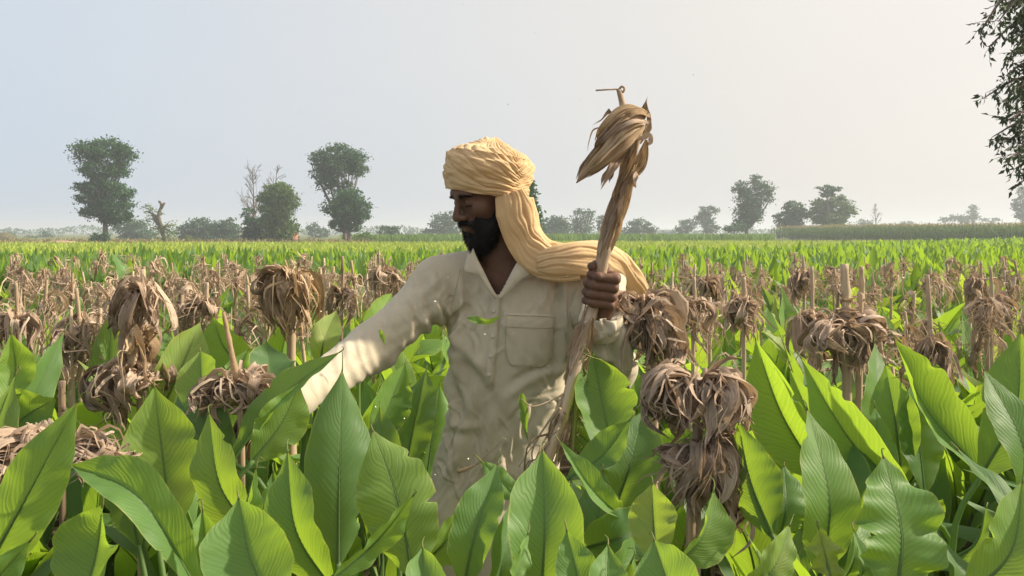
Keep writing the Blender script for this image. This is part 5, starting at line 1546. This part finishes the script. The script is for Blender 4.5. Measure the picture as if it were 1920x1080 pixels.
link('stalk', mesh_np('stalk', *(lambda a: (a[0], a[1], a[2]))(tube_arr(bez([P(1118, 590, 2.035), P(1100, 640, 2.02), P(1088, 700, 2.0), P(1078, 780, 1.99), P(1072, 850, 1.97)], 26) - T0, np.linspace(7, 5, 26) * 2 / FPX, 8))), M['greenstalk'], t)
mr = MB(); r = np.random.default_rng(8)
for k in range(60):
    s = r.uniform(0, 1); x = 1100 - s * 24 + r.normal(0, 3); y = 640 + s * 200
    a = [(x, y), (x + r.normal(0, 8), y + r.uniform(4, 14)), (x + r.normal(0, 12), y + r.uniform(10, 26))]
    mr.tube(bez([P(q[0], q[1], 2.0 + r.normal(0, .01)) for q in a], 5) - T0, .0011, 4, cap=False)
mr.build('fibres', M['greenstalk'], t)

# torn bits falling in front of him
def scrap(label, pts, w, D, mat='leaf', cat='leaf scrap', name='leaf_scrap', seed=0):
    c = P(*pts[len(pts) // 2], D)
    p = bez([P(*q, D) for q in pts], 16)
    V, F, UV = ribbon_arr(p - c, w * D / FPX, seed, (0, -1, .3), .5, .9, 5, .0015)
    UV = UV * np.array([.5, 1]) + np.array([.2, 0])
    o = link(name, mesh_np(name, V, F, UV), M[mat]); o.location = tuple(c); o['label'] = label; o['category'] = cat; o.color = (.35, 0, 0, 1)
scrap('green torn leaf scrap falling across the placket above the pocket edge', [(876, 597), (895, 600), (915, 603), (940, 592)], 15, 2.1, seed=1)
scrap('long green torn leaf piece hanging in front of the kurta left of the held stalk', [(979, 738), (981, 765), (985, 795), (990, 825)], 20, 1.95, seed=2)
scrap('small yellow-green leaf scrap falling before the reaching sleeve', [(712, 618), (717, 630), (722, 645)], 10, 2.1, seed=3)
c = P(900, 875, 1.95); t = thing('broken_twig', 'broken pale twig with a dark stem flying low in front of the kurta', 'twig', tuple(c))
MB().tube(bez([P(857, 884, 1.95), P(875, 879, 1.95), P(893, 871, 1.95)], 8) - c, np.array([4, 4.4, 3.6, 4, 3.4, 3, 2, 1]) * 1.95 / FPX, 7).build('twig', M['husk'], t)
MB().tube(bez([P(893, 871, 1.95), P(912, 853, 1.95), P(930, 838, 1.95), P(944, 820, 1.95)], 14) - c, np.linspace(1.6, .8, 14) * 1.95 / FPX, 5).build('stem', M['stalk'], t)
# chaff in the air
M['chaff'] = simple('pale_chaff', (.75, .72, .62), .8, .1)
r = np.random.default_rng(15); C_ = []
for px, py in [(849, 552), (833, 541), (802, 645), (887, 751), (904, 753), (736, 742), (738, 840), (840, 520), (905, 556), (878, 860)] + [(r.uniform(560, 1120), r.uniform(480, 900)) for _ in range(34)]:
    C_.append(P(px, py, r.uniform(1.5, 2.0)))
V, F = leaf_cloud(np.array(C_), r.uniform(.0009, .0024, len(C_)), r, .8)
link('airborne_chaff', mesh_np('airborne_chaff', V, F, smooth=False), M['chaff'], kind='stuff')
M['fly'] = simple('dark_specks', (.05, .045, .04), .8, .1)
C_ = [P(*q, 6) for q in [(661, 116), (697, 148), (622, 181), (1004, 62), (1009, 21), (867, 8), (1087, 187), (1000, 208), (1090, 97), (952, 196), (780, 60), (1300, 140), (560, 210)]]
V, F = leaf_cloud(np.array(C_), np.full(len(C_), .0055), r, .6)
link('airborne_specks', mesh_np('airborne_specks', V, F, smooth=False), M['fly'], kind='stuff')

# ================================================================ FOREGROUND TURMERIC, PLANT BY PLANT
HP = hero_plant
HP('big pale upright leaf leaning in from the left edge, nearest plant there', -30, 1.35, [
    ((148, 748), (-60, 1130), 56, 1.28, 1.35, dict(roll=8, fold=.12, bow=16, yel=.45, seed=1)),
    ((60, 1010), (-80, 1190), 40, 1.2, 1.25, dict(roll=30, fold=.3, yel=.4)),
    ((30, 700), (-90, 1010), 60, 1.65, 1.6, dict(roll=-25, fold=.2, yel=.3))])
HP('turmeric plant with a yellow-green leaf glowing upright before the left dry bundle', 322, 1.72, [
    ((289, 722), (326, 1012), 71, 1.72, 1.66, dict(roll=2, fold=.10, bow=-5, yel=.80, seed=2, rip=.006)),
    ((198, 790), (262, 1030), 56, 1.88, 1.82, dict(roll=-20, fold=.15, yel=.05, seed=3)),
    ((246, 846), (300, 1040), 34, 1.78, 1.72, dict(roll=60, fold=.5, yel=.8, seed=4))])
HP('turmeric plant at lower left with one long leaf bent sharply over to the left', 350, 1.3, [
    ((127, 869), (385, 1130), 52, 1.30, 1.30, dict(roll=35, fold=.75, droop=(262, 935, 1.28), yel=.62, seed=5)),
    ((193, 944), (150, 1150), 80, 1.32, 1.25, dict(roll=-10, fold=.35, bow=-10, yel=.55, seed=6)),
    ((380, 953), (392, 1130), 44, 1.40, 1.35, dict(roll=20, fold=.6, yel=.45, seed=7))])
HP('turmeric plant with a broad pale leaf and a rolled new leaf, bottom left', 500, 1.28, [
    ((447, 930), (530, 1160), 84, 1.30, 1.22, dict(roll=15, fold=.35, bow=-14, yel=.62, seed=8)),
    ((481, 872), (418, 1110), 30, 1.36, 1.34, dict(roll=52, fold=.9, bow=4, yel=.5, seed=9)),
    ((60, 1170), (470, 1190), 30, 1.2, 1.2, dict(roll=52, fold=.5, yel=.5))])
HP('turmeric plant with pale curling upright leaves left of the tall grey-green one', 520, 1.62, [
    ((391, 770), (520, 1030), 52, 1.62, 1.60, dict(roll=-28, fold=.35, bow=-30, yel=.72, seed=10)),
    ((539, 843), (628, 1110), 60, 1.50, 1.45, dict(roll=-30, fold=.45, bow=-22, yel=.65, seed=11)),
    ((375, 655), (395, 800), 48, 2.1, 2.0, dict(roll=-30, fold=.3, yel=.75, seed=12)),
    ((512, 880), (528, 1060), 34, 1.7, 1.65, dict(roll=30, fold=.4, yel=.5))])
HP('tallest grey-green leaf pointing up before the reaching sleeve, with its plant', 640, 1.68, [
    ((642, 690), (634, 1065), 63, 1.70, 1.62, dict(roll=6, fold=.16, bow=2, yel=.10, seed=13)),
    ((712, 762), (735, 960), 42, 1.98, 1.9, dict(roll=-10, fold=.2, yel=.15, seed=14))])
HP('turmeric plant with a broad glowing oval leaf left of the man waist', 762, 1.6, [
    ((698, 804), (775, 1090), 70, 1.60, 1.52, dict(roll=-8, fold=.14, bow=14, yel=.72, seed=15, rip=.006)),
    ((778, 925), (605, 1100), 30, 1.36, 1.34, dict(roll=48, fold=.5, bow=14, yel=.28, seed=16)),
    ((792, 1022), (822, 1160), 44, 1.30, 1.25, dict(roll=20, fold=.35, yel=.5, seed=17))])
HP('turmeric plant with a tapering leaf ending in a curled tendril below the kurta', 880, 1.5, [
    ((934, 866), (868, 1110), 46, 1.50, 1.44, dict(roll=-28, fold=.45, bow=-8, yel=.55, seed=18)),
    ((889, 946), (790, 1060), 44, 1.68, 1.62, dict(roll=30, fold=.3, yel=.75, seed=19)),
    ((957, 940), (930, 1120), 34, 1.52, 1.46, dict(roll=30, fold=.35, yel=.2, seed=20)),
    ((900, 862), (985, 950), 20, 1.66, 1.62, dict(roll=20, fold=.5, yel=.5, seed=21))])
HP('turmeric plant with a wide pale leaf standing just under the held stalk foot', 1020, 1.5, [
    ((1017, 840), (1014, 1130), 72, 1.52, 1.44, dict(roll=5, fold=.16, bow=4, yel=.30, seed=22)),
    ((991, 996), (948, 1130), 22, 1.36, 1.3, dict(roll=30, fold=.6, yel=.75, seed=23)),
    ((1045, 822), (1185, 985), 28, 1.62, 1.60, dict(roll=30, fold=.8, bow=-8, yel=.35, seed=24))])
HP('turmeric plant under the raised elbow with big shaded leaves', 1120, 1.85, [
    ((1183, 785), (1062, 900), 34, 1.80, 1.78, dict(roll=-35, fold=.4, bow=14, yel=.25, seed=25)),
    ((1110, 660), (1150, 850), 62, 2.02, 1.95, dict(roll=12, fold=.18, yel=.70, seed=26)),
    ((1205, 770), (1150, 960), 60, 1.9, 1.8, dict(roll=-12, fold=.15, yel=.10, seed=27)),
    ((1235, 968), (1085, 1030), 48, 1.62, 1.6, dict(roll=10, fold=.3, bow=-12, yel=.08, seed=28)),
    ((1130, 880), (1110, 1080), 50, 1.72, 1.66, dict(roll=-15, fold=.3, yel=.15, seed=128)),
    ((1070, 900), (1130, 1090), 46, 1.78, 1.7, dict(roll=15, fold=.25, yel=.3, seed=129)),
    ((1190, 1000), (1120, 1140), 46, 1.5, 1.45, dict(roll=25, fold=.35, yel=.2, seed=130))])
HP('low turmeric shoot at the bottom edge between the wide pale leaf and the yellow-green pair', 1110, 1.3, [
    ((1062, 990), (1105, 1180), 40, 1.34, 1.28, dict(roll=25, fold=.4, yel=.55, seed=140)),
    ((1140, 1018), (1120, 1190), 44, 1.3, 1.25, dict(roll=-15, fold=.3, yel=.25, seed=141)),
    ((1185, 1050), (1140, 1190), 36, 1.3, 1.25, dict(roll=30, fold=.3, yel=.5, seed=142))])
HP('turmeric plant with two yellow-green crossing leaves left of the dry ball bundle foot', 1240, 1.42, [
    ((1223, 902), (1230, 1060), 44, 1.44, 1.4, dict(roll=-20, fold=.4, yel=.85, seed=29)),
    ((1338, 917), (1268, 1060), 50, 1.46, 1.4, dict(roll=30, fold=.45, bow=14, yel=.78, seed=30)),
    ((1225, 1008), (1290, 1150), 62, 1.26, 1.22, dict(roll=-15, fold=.5, bow=-10, yel=.6, seed=31))])
HP('turmeric plant with a single slanting leaf at the bottom right of the dry ball bundle', 1400, 1.35, [
    ((1482, 981), (1375, 1120), 34, 1.36, 1.32, dict(roll=10, fold=.4, bow=8, yel=.75, seed=32)),
    ((1400, 1000), (1440, 1120), 22, 1.4, 1.36, dict(roll=20, fold=.7, yel=.7, seed=33)),
    ((1385, 790), (1450, 1010), 54, 1.66, 1.60, dict(roll=-26, fold=.2, bow=-10, yel=.30, seed=34))])
HP('tall narrow-tipped pale leaf right of the dry ball bundle, with its plant', 1520, 1.55, [
    ((1513, 763), (1536, 1085), 56, 1.55, 1.50, dict(roll=6, fold=.20, bow=8, yel=.34, seed=35)),
    ((1590, 935), (1575, 1100), 44, 1.6, 1.55, dict(roll=25, fold=.3, yel=.4, seed=36)),
    ((1470, 870), (1462, 1010), 40, 1.68, 1.62, dict(roll=0, fold=.25, yel=.4, seed=37))])
HP('stunted turmeric shoot with a ragged blotched white and yellow leaf', 1555, 1.3, [
    ((1533, 984), (1562, 1100), 27, 1.30, 1.28, dict(roll=12, fold=.2, yel=1.0, seed=38, rip=.014)),
    ((1600, 990), (1592, 1100), 18, 1.34, 1.3, dict(roll=20, fold=.5, yel=.6, seed=39))])
HP('turmeric plant with a big ragged-edged leaf in the lower right, widest of all', 1680, 1.32, [
    ((1655, 852), (1678, 1130), 80, 1.34, 1.26, dict(roll=6, fold=.14, bow=10, yel=.42, seed=40, rip=.013)),
    ((1760, 1000), (1800, 1130), 40, 1.42, 1.4, dict(roll=30, fold=.3, yel=.1, seed=41))])
HP('turmeric plant in the bottom right corner, one yellow-green leaf folded back at the tip', 1820, 1.3, [
    ((1918, 900), (1795, 1130), 62, 1.30, 1.24, dict(roll=-14, fold=.3, bow=18, yel=.60, seed=42)),
    ((1792, 838), (1960, 1040), 34, 1.5, 1.45, dict(roll=30, fold=.5, bow=-6, yel=.35, seed=43)),
    ((1850, 948), (1760, 1060), 34, 1.5, 1.5, dict(roll=60, fold=.3, yel=.05, seed=44))])
HP('turmeric plant right of centre with big folded leaves all leaning to the left', 1620, 1.9, [
    ((1416, 634), (1545, 905), 68, 1.82, 1.86, dict(roll=-24, fold=.50, bow=-16, yel=.82, seed=45)),
    ((1500, 668), (1730, 960), 60, 1.80, 1.84, dict(roll=-34, fold=.62, bow=-26, yel=.60, seed=46)),
    ((1480, 690), (1600, 930), 40, 1.92, 1.95, dict(roll=-30, fold=.5, bow=-8, yel=.25, seed=146)),
    ((1676, 634), (1860, 905), 62, 1.80, 1.84, dict(roll=18, fold=.35, bow=-14, yel=.32, seed=47)),
    ((1640, 640), (1610, 860), 40, 2.1, 2.0, dict(roll=20, fold=.3, yel=.1, seed=48))])
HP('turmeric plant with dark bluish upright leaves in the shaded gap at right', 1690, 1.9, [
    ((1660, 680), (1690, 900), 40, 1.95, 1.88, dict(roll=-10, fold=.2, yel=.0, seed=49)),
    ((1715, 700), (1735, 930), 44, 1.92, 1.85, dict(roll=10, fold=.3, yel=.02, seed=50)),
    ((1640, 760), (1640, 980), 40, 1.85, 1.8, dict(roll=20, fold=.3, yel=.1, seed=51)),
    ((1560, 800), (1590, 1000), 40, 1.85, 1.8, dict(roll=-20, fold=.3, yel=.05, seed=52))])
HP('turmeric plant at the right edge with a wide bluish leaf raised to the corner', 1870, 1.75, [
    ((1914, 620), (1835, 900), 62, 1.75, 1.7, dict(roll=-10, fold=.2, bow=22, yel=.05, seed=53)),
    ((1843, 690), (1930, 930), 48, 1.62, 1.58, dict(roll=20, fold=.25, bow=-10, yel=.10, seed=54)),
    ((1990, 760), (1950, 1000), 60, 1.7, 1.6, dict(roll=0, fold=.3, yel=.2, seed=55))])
HP('turmeric plant at left edge with a curved slim leaf and a glowing one behind it', 40, 1.9, [
    ((122, 618), (-10, 850), 34, 1.9, 1.82, dict(roll=40, fold=.35, bow=24, yel=.15, seed=56)),
    ((20, 622), (-10, 800), 40, 1.75, 1.7, dict(roll=10, fold=.2, yel=.85, seed=57)),
    ((66, 690), (20, 860), 40, 1.95, 1.9, dict(roll=25, fold=.2, yel=.3, seed=58)),
    ((108, 745), (-30, 850), 54, 1.75, 1.7, dict(roll=-20, fold=.2, bow=-12, yel=.05, seed=59))])
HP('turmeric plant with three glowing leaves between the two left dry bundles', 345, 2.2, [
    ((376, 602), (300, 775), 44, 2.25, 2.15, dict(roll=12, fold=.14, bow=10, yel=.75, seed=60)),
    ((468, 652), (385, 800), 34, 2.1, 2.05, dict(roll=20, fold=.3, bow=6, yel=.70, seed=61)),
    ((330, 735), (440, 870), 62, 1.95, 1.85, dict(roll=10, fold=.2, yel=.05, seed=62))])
HP('turmeric plant with a broad dark green leaf under the straw-coloured mop', 450, 2.35, [
    ((398, 592), (500, 690), 50, 2.3, 2.3, dict(roll=-10, fold=.15, bow=-26, yel=.25, seed=63)),
    ((500, 640), (560, 740), 46, 2.2, 2.1, dict(roll=20, fold=.3, bow=-18, yel=.02, seed=64)),
    ((632, 580), (600, 690), 26, 2.5, 2.4, dict(roll=30, fold=.3, yel=.8, seed=65))])
HP('turmeric plant whose long light leaf crosses in front of the cuff of the reaching sleeve', 470, 1.85, [
    ((640, 658), (430, 870), 34, 1.86, 1.8, dict(roll=-38, fold=.55, bow=-20, yel=.40, seed=66)),
    ((563, 716), (470, 870), 44, 1.82, 1.78, dict(roll=20, fold=.2, bow=10, yel=.50, seed=67))])
HP('turmeric plant behind the reaching arm with dark leaves and one bright tip', 790, 2.6, [
    ((735, 548), (690, 650), 30, 2.9, 2.8, dict(roll=20, fold=.3, yel=.8, seed=68)),
    ((760, 680), (700, 840), 40, 2.6, 2.5, dict(roll=20, fold=.3, yel=.7, seed=69)),
    ((800, 690), (760, 880), 40, 2.65, 2.5, dict(roll=-10, fold=.3, yel=.0, seed=70)),
    ((825, 720), (800, 900), 36, 2.7, 2.6, dict(roll=10, fold=.3, yel=.3, seed=71))])

# ================================================================ FOREGROUND DRY MAIZE
r = np.random.default_rng(41)
t = dry_thing('tall dry stalk at left with a folded sheath and a big bundle beside it', 262, 2.15)
hero_stalk(t, (268, 505), (262, 770), 2.15, 15, 2.2)
mop(t, P(262, 705, 2.15), r, 12, (.03, .13), (.08, .14), .02, .05, angs=[(185, 18), (200, 15), (170, 20), (215, 25)])
mop(t, P(262, 700, 2.15), r, 3, (.03, .08), (.02, .06), .02, .04, angs=[(-10, 20)])
mop(t, P(262, 560, 2.18), r, 12, (.01, .05), (.08, .18), .03, .04)
mop(t, P(262, 635, 2.13), r, 4, (.008, .02), (.12, .18), .02, .05, mat='husk', curl=1.6, twist=.3)
t = dry_thing('dry stalk with a thin pale spike above a shaggy brown tuft near the reaching hand', 447, 1.9)
hero_stalk(t, (446, 700), (452, 790), 1.9, 18)
mb = MB().tube(bez([P(419, 585, 1.9), P(428, 630, 1.9), P(438, 680, 1.9), P(446, 722, 1.9)], 12) - np.array(t.location), np.array([3, 3.5, 4, 4, 5.5, 4.5, 5, 5.5, 7, 6, 7, 8]) * 1.9 / FPX, 8); mb.build('spike', M['husk'], t)
mop(t, P(450, 722, 1.9), r, 16, (.02, .075), (.06, .11), .012, .034, mat='dry')
mop(t, P(452, 728, 1.9), r, 7, (.07, .11), (.02, .07), .01, .035, angs=[(10, 25), (-170, 25)])
wrap(t, P(452, 745, 1.9), r, 5, .035, .07, .03)
t = dry_thing('pale brown collapsed bundle lying across the bottom left behind the nearest leaf', 70, 1.62)
hero_stalk(t, (112, 740), (116, 800), 1.75, 16)
mop(t, P(120, 836, 1.62), r, 12, (.06, .16), (.02, .07), .015, .055, angs=[(184, 14), (190, 12), (175, 15)], wig=.008)
mop(t, P(120, 840, 1.62), r, 6, (.05, .10), (.03, .07), .01, .045, angs=[(-8, 12)])
t = dry_thing('straw-coloured mop of long leaves hanging over a stalk left of the man elbow', 545, 2.9)
hero_stalk(t, (548, 520), (546, 655), 2.9, 22)
mop(t, P(545, 530, 2.9), r, 24, (.04, .10), (.12, .21), .03, .05, mat='husk', angs=[(200, 30), (-20, 30), (250, 40), (290, 30)])
mop(t, P(540, 528, 2.9), r, 5, (.07, .11), (.02, .06), .03, .06, angs=[(185, 20)])
t = dry_thing('grey-brown leaf bundle draped just right of the raised fist', 1215, 2.1)
hero_stalk(t, (1222, 590), (1226, 800), 2.1, 22)
mop(t, P(1212, 575, 2.1), r, 9, (.015, .045), (.10, .17), .012, .05, angs=[(-30, 30), (-90, 40), (200, 25)])
mop(t, P(1200, 570, 2.1), r, 5, (.05, .07), (.01, .04), .012, .04, angs=[(190, 15)])
mop(t, P(1228, 590, 2.08), r, 7, (.008, .04), (.12, .18), .01, .065, twist=.5)
wrap(t, P(1222, 712, 2.1), r, 6, .020, .12, .03, (.3, .7))
t = dry_thing('large double head of curled brown leaves, lower one bulging like a ball', 1300, 1.72)
hero_stalk(t, (1306, 700), (1296, 960), 1.72, 24)
hero_stalk(t, (1322, 690), (1310, 900), 1.73, 14, name='side_stalk')
mop(t, P(1306, 722, 1.72), r, 9, (.07, .098), (.05, .11), .022, .052, angs=[(186, 9), (196, 9)], wig=.004)
mop(t, P(1320, 724, 1.71), r, 12, (.045, .075), (.06, .12), .016, .05, angs=[(-20, 18), (-45, 22), (5, 15)], wig=.005)
mop(t, P(1312, 730, 1.71), r, 6, (.01, .03), (.08, .13), .01, .04, angs=[(270, 50)], wig=.006)
wrap(t, P(1350, 742, 1.71), r, 4, .034, .05, .03, (.3, .6), tilt=.5)
mop(t, P(1318, 845, 1.70), r, 22, (.050, .072), (.085, .125), .016, .05, angs=[(-12, 14), (-40, 16), (-70, 16)], wig=.0035, twist=.2)
mop(t, P(1314, 852, 1.70), r, 8, (.02, .05), (.09, .12), .008, .045, angs=[(250, 22), (205, 20)], wig=.005)
mop(t, P(1300, 848, 1.70), r, 4, (.05, .08), (.0, .02), .006, .025, angs=[(184, 10)], wig=.004)
mop(t, P(1340, 925, 1.70), r, 6, (.02, .055), (.07, .11), .004, .026, angs=[(-30, 14)], wig=.006)
t = dry_thing('broad spread of papery tan leaves tied to a stalk, centre of the right half', 1585, 2.75)
hero_stalk(t, (1583, 495), (1588, 700), 2.75, 24)
hero_stalk(t, (1615, 500), (1612, 620), 2.8, 16, name='side_stalk')
mop(t, P(1590, 618, 2.75), r, 14, (.06, .17), (.02, .12), .03, .07, mat='dry', angs=[(15, 15), (190, 15), (0, 25), (205, 15)])
mop(t, P(1590, 625, 2.73), r, 12, (.02, .06), (.10, .17), .02, .05)
wrap(t, P(1590, 590, 2.75), r, 6, .03, .1, .03)
for (lab, px, D, ty, my, n, wd) in [
        ('dry stalk bent over in an arch of leaves right of the grey-brown bundle', 1395, 2.9, 520, 560, 16, .05),
        ('dry stalk with a drooping bundle before the broad papery one, to its right', 1745, 2.7, 515, 640, 12, .05),
        ('dark shaggy bundle on a stalk near the right edge', 1860, 3.2, 500, 560, 15, .045),
        ('pale grey-brown mop at left beside the folded-sheath stalk', 150, 2.9, 540, 600, 14, .05),
        ('drooping striped mop near the left edge above the slim leaf', 32, 3.0, 530, 590, 14, .05),
        ('wide arch of dark straw leaves left of the broad papery bundle', 1520, 3.1, 500, 590, 14, .05),
        ('shock of grey leaves low between the bent arch and the grey-brown bundle', 1300, 3.2, 520, 565, 16, .05),
        ('squat cap of brown leaves on a stalk, left of the dark umbrella one', 1325, 4.0, 495, 520, 14, .045),
        ('pointed cap of leaves on a thin stalk, tallest in the right half', 1508, 4.0, 478, 505, 14, .045),
        ('flat dark cap of leaves in the row at far right', 1835, 4.0, 490, 520, 14, .045),
        ('sunlit ragged tuft standing tall in the dense left row near the folded sheath', 270, 2.9, 500, 545, 16, .05),
        ('dense tuft with a bright orange-tan husk left of the straw-coloured mop', 380, 3.3, 530, 560, 14, .05),
        ('tall dry bundle behind the straw-coloured mop, to its right', 640, 3.6, 480, 540, 12, .045),
        ('cap of dry leaves just left of the man shoulder', 722, 4.0, 484, 500, 14, .05)]:
    t = dry_thing(lab, px, D)
    hero_stalk(t, (px + r.normal(0, 4), ty), (px, my + 60), D, 13 * 2.4 / D)
    mop(t, P(px, my + 14, D), r, int(n * .8), (.015, .065), (.07, .17), .02, wd * .85)
    if r.random() < .5: wrap(t, P(px, my + 15, D), r, 4, .03, .07, .03)

# ================================================================ FIELD ROWS
r = np.random.default_rng(99)
def side_word(px):
    for a, b in ((180, 'by the left edge'), (420, 'in the left third'), (640, 'left of the man'), (860, 'close behind the man left shoulder'), (1180, 'behind the man body'),
                 (1330, 'just right of the raised fist'), (1520, 'right of the man'), (1720, 'in the right third')):
        if px < a: return b
    return 'by the right edge'
hero_xy = np.array(HERO_PLANTS)
ORD = 'first second third fourth fifth sixth seventh eighth ninth tenth eleventh twelfth thirteenth fourteenth fifteenth sixteenth seventeenth eighteenth nineteenth twentieth'.split()
def ordw(k):
    if k < 20: return ORD[k]
    if k < 29: return 'twenty-' + ORD[k - 20]
    if k == 29: return 'thirtieth'
    return 'thirty-' + ORD[min(k - 30, 8)] if k < 39 else 'last'
def row_label(what, k, n, row, rows_of):
    if k < n - k - 1 or n < 3: return '%s, %s from the left in the %s row of %s' % (what, ordw(k), ordw(row), rows_of)
    return '%s, %s from the right in the %s row of %s' % (what, ordw(n - k - 1), ordw(row), rows_of)
count = 0
rows = []
Dv = 1.55
ri = 0
while Dv < 8.6:
    sp = .30 if Dv < 4 else .34
    half = .60 * Dv + .15
    for x in np.arange(-half, half, sp): rows.append((x + r.normal(0, .05), Dv + r.normal(0, .05), ri))
    Dv += .33 if Dv < 4 else .38
    ri += 1
placed = []
for (x, y, ri) in rows:
    if count >= 292: break
    px = 960 + x * FPX / y
    if y < 2.0 and np.min(np.hypot(hero_xy[:, 0] - x, hero_xy[:, 1] - y)) < .09: continue
    if np.hypot(x + .02, y - MD) < .36: continue
    if y < 3.2 and -.62 < x < -.2 and y < 2.35 and y > 1.9: zs = .80
    elif y < 2.0: zs = r.uniform(.60, .76)
    elif y > 2.7: zs = r.uniform(.98, 1.18)
    else: zs = r.uniform(.86, 1.0)
    if 860 < px < 1130 and y > 2.6: continue      # wholly behind the man
    band = 'front rows' if y < 2.2 else 'middle rows' if y < 4.2 else 'rows of dry stalks' if y < 6.5 else 'back rows'
    lab = 'green turmeric plant in the %s, %s' % (band, side_word(px))
    placed.append((ri, x, plant(x, y, lab, 'turmeric plants in rows across the field', r, zs=zs)))
    count += 1
for k in sorted(set(q[0] for q in placed)):
    rw = sorted([q for q in placed if q[0] == k], key=lambda q: q[1])
    for j, q in enumerate(rw): q[2]['label'] = row_label('green turmeric plant', j, len(rw), k, 'the leafy field')

# the dry stalks standing through the rows
cnt = 0
ri = -1
for row in np.arange(2.9, 9.6, .42):
    half = .585 * row; rw = []; ri += 1
    for x in np.arange(-half, half, .27 if row < 7 else .36):
        px = 960 + x * FPX / row
        left = px < 860
        if 850 < px < 1160: continue
        if not left and r.random() < (.52 if row < 4.5 else .22): continue
        if left and row < 3.6 and r.random() < .45: continue
        if left and r.random() < .2: continue
        if cnt >= 280: break
        xx, yy = x + r.normal(0, .06), row + r.normal(0, .08)
        h = r.uniform(1.08, 1.28) if left else r.uniform(1.02, 1.26)
        zm = h - r.uniform(.02, .13)
        band = 'front' if row < 4.2 else 'middle' if row < 6.3 else 'back'
        lab = 'brown dry maize stalk with hanging leaves in the %s of its rows, %s' % (band, side_word(px))
        rw.append((xx, dry_plant(xx, yy, h, zm, lab, 'dry maize stalks standing in rows through the turmeric', r, 8 if row < 6 else 6, 1.0 if row > 5 else .9)))
        cnt += 1
    rw.sort(key=lambda q: q[0])
    for j, q in enumerate(rw): q[1]['label'] = row_label('brown dry maize stalk', j, len(rw), ri, 'dry stalks')
print('plants', count, 'dry', cnt)

# the rest of the turmeric field beyond, one mass of leaves
def field_leaves(n, d0, d1, seed, W=.055, L=.40, ztop=1.0, side=False):
    rr = np.random.default_rng(seed)
    px = np.where(rr.random(n) < .5, rr.uniform(-560, -110, n), rr.uniform(2030, 2480, n)) if side else rr.uniform(-560, 2480, n); u = rr.uniform(0, 1, n)
    d = (d0 ** 2 + u * (d1 ** 2 - d0 ** 2)) ** .5
    ok = d < edge_d(px) - .5; px, d = px[ok], d[ok]; n = len(px)
    tip = ztop + rr.normal(-.02, .085, n) + .05 * wob(np.c_[(px - 960) * d / FPX, d, d * 0], .9, 120)
    base = np.stack([(px - 960) * d / FPX, d, tip - L * rr.uniform(.75, 1.2, n)], 1)
    a = rr.uniform(0, 6.28, n); ln = np.abs(rr.normal(0, .5, n))
    dr = np.stack([np.cos(a) * ln, np.sin(a) * ln, np.ones(n)], 1); dr = unit(dr)
    h = (tip - base[:, 2])[:, None]
    side = unit(np.cross(dr, np.stack([np.cos(a + rr.normal(0, .7, n)), np.sin(a), np.zeros(n)], 1) + 1e-3))
    nn = np.cross(side, dr); w = W * rr.uniform(.7, 1.2, n)[:, None]
    k = .25
    drp = np.stack([np.cos(a), np.sin(a), np.zeros(n)], 1)
    c0 = base; c1 = base + dr * h * .35; c2 = base + dr * h * .7 + drp * h * .05; c3 = base + dr * h + drp * h * .22 * ln[:, None] - np.array([0, 0, 1]) * h * .12 * ln[:, None]
    V = np.stack([c0, c1, c2, c3, c1 + side * w + nn * w * k, c2 + side * w * .8 + nn * w * k, c1 - side * w + nn * w * k, c2 - side * w * .8 + nn * w * k], 1).reshape(-1, 3)
    uv = np.tile(np.array([[0, .5], [.35, .5], [.7, .5], [.94, .5], [.35, .9], [.7, .9], [.35, .1], [.7, .1]]), (n, 1))
    b = np.arange(n)[:, None] * 8
    return V, [b + np.array([[1, 4, 5, 2]]), b + np.array([[1, 2, 7, 6]]), b + np.array([[0, 4, 1]]), b + np.array([[0, 1, 6]]), b + np.array([[2, 5, 3]]), b + np.array([[2, 3, 7]])], uv
D_LAST = max(q[2].location.y for q in placed)
print('last plant row', D_LAST)
mb = MB()
mb.add(*field_leaves(7000, D_LAST - .15, 8.2, 205, .052, .50, 1.06)); mb.add(*field_leaves(36000, 8, 20, 201, .040, .38, 1.02)); mb.add(*field_leaves(9000, 1.4, 8, 204, .055, .5, 1.0, True)); mb.add(*field_leaves(36000, 20, 48, 202, .075, .48)); mb.add(*field_leaves(22000, 48, 118, 203, .12, .6))
o = mb.build('turmeric_leaves', M['leaf'], kind='stuff'); o.color = (-.25, 0, 0, 1)
# low leaf litter between the rows
def litter(n, seed):
    rr = np.random.default_rng(seed); out = MB()
    for k in range(n):
        y = 1.3 + rr.uniform(0, 1) ** .8 * 5; x = rr.uniform(-.62, .62) * y
        a = rr.uniform(0, 6.28); d = np.array([math.cos(a), math.sin(a), 0])
        p = bez([np.array([x, y, .02]), np.array([x, y, .04]) + d * .1, np.array([x, y, .015]) + d * .22], 6)
        out.add(*ribbon_arr(p, .03, k, (0, 0, 1), rr.normal(0, .4), .6, 3, .004))
    return out
litter(260, 5).build('leaf_litter', M['dry'], kind='stuff')
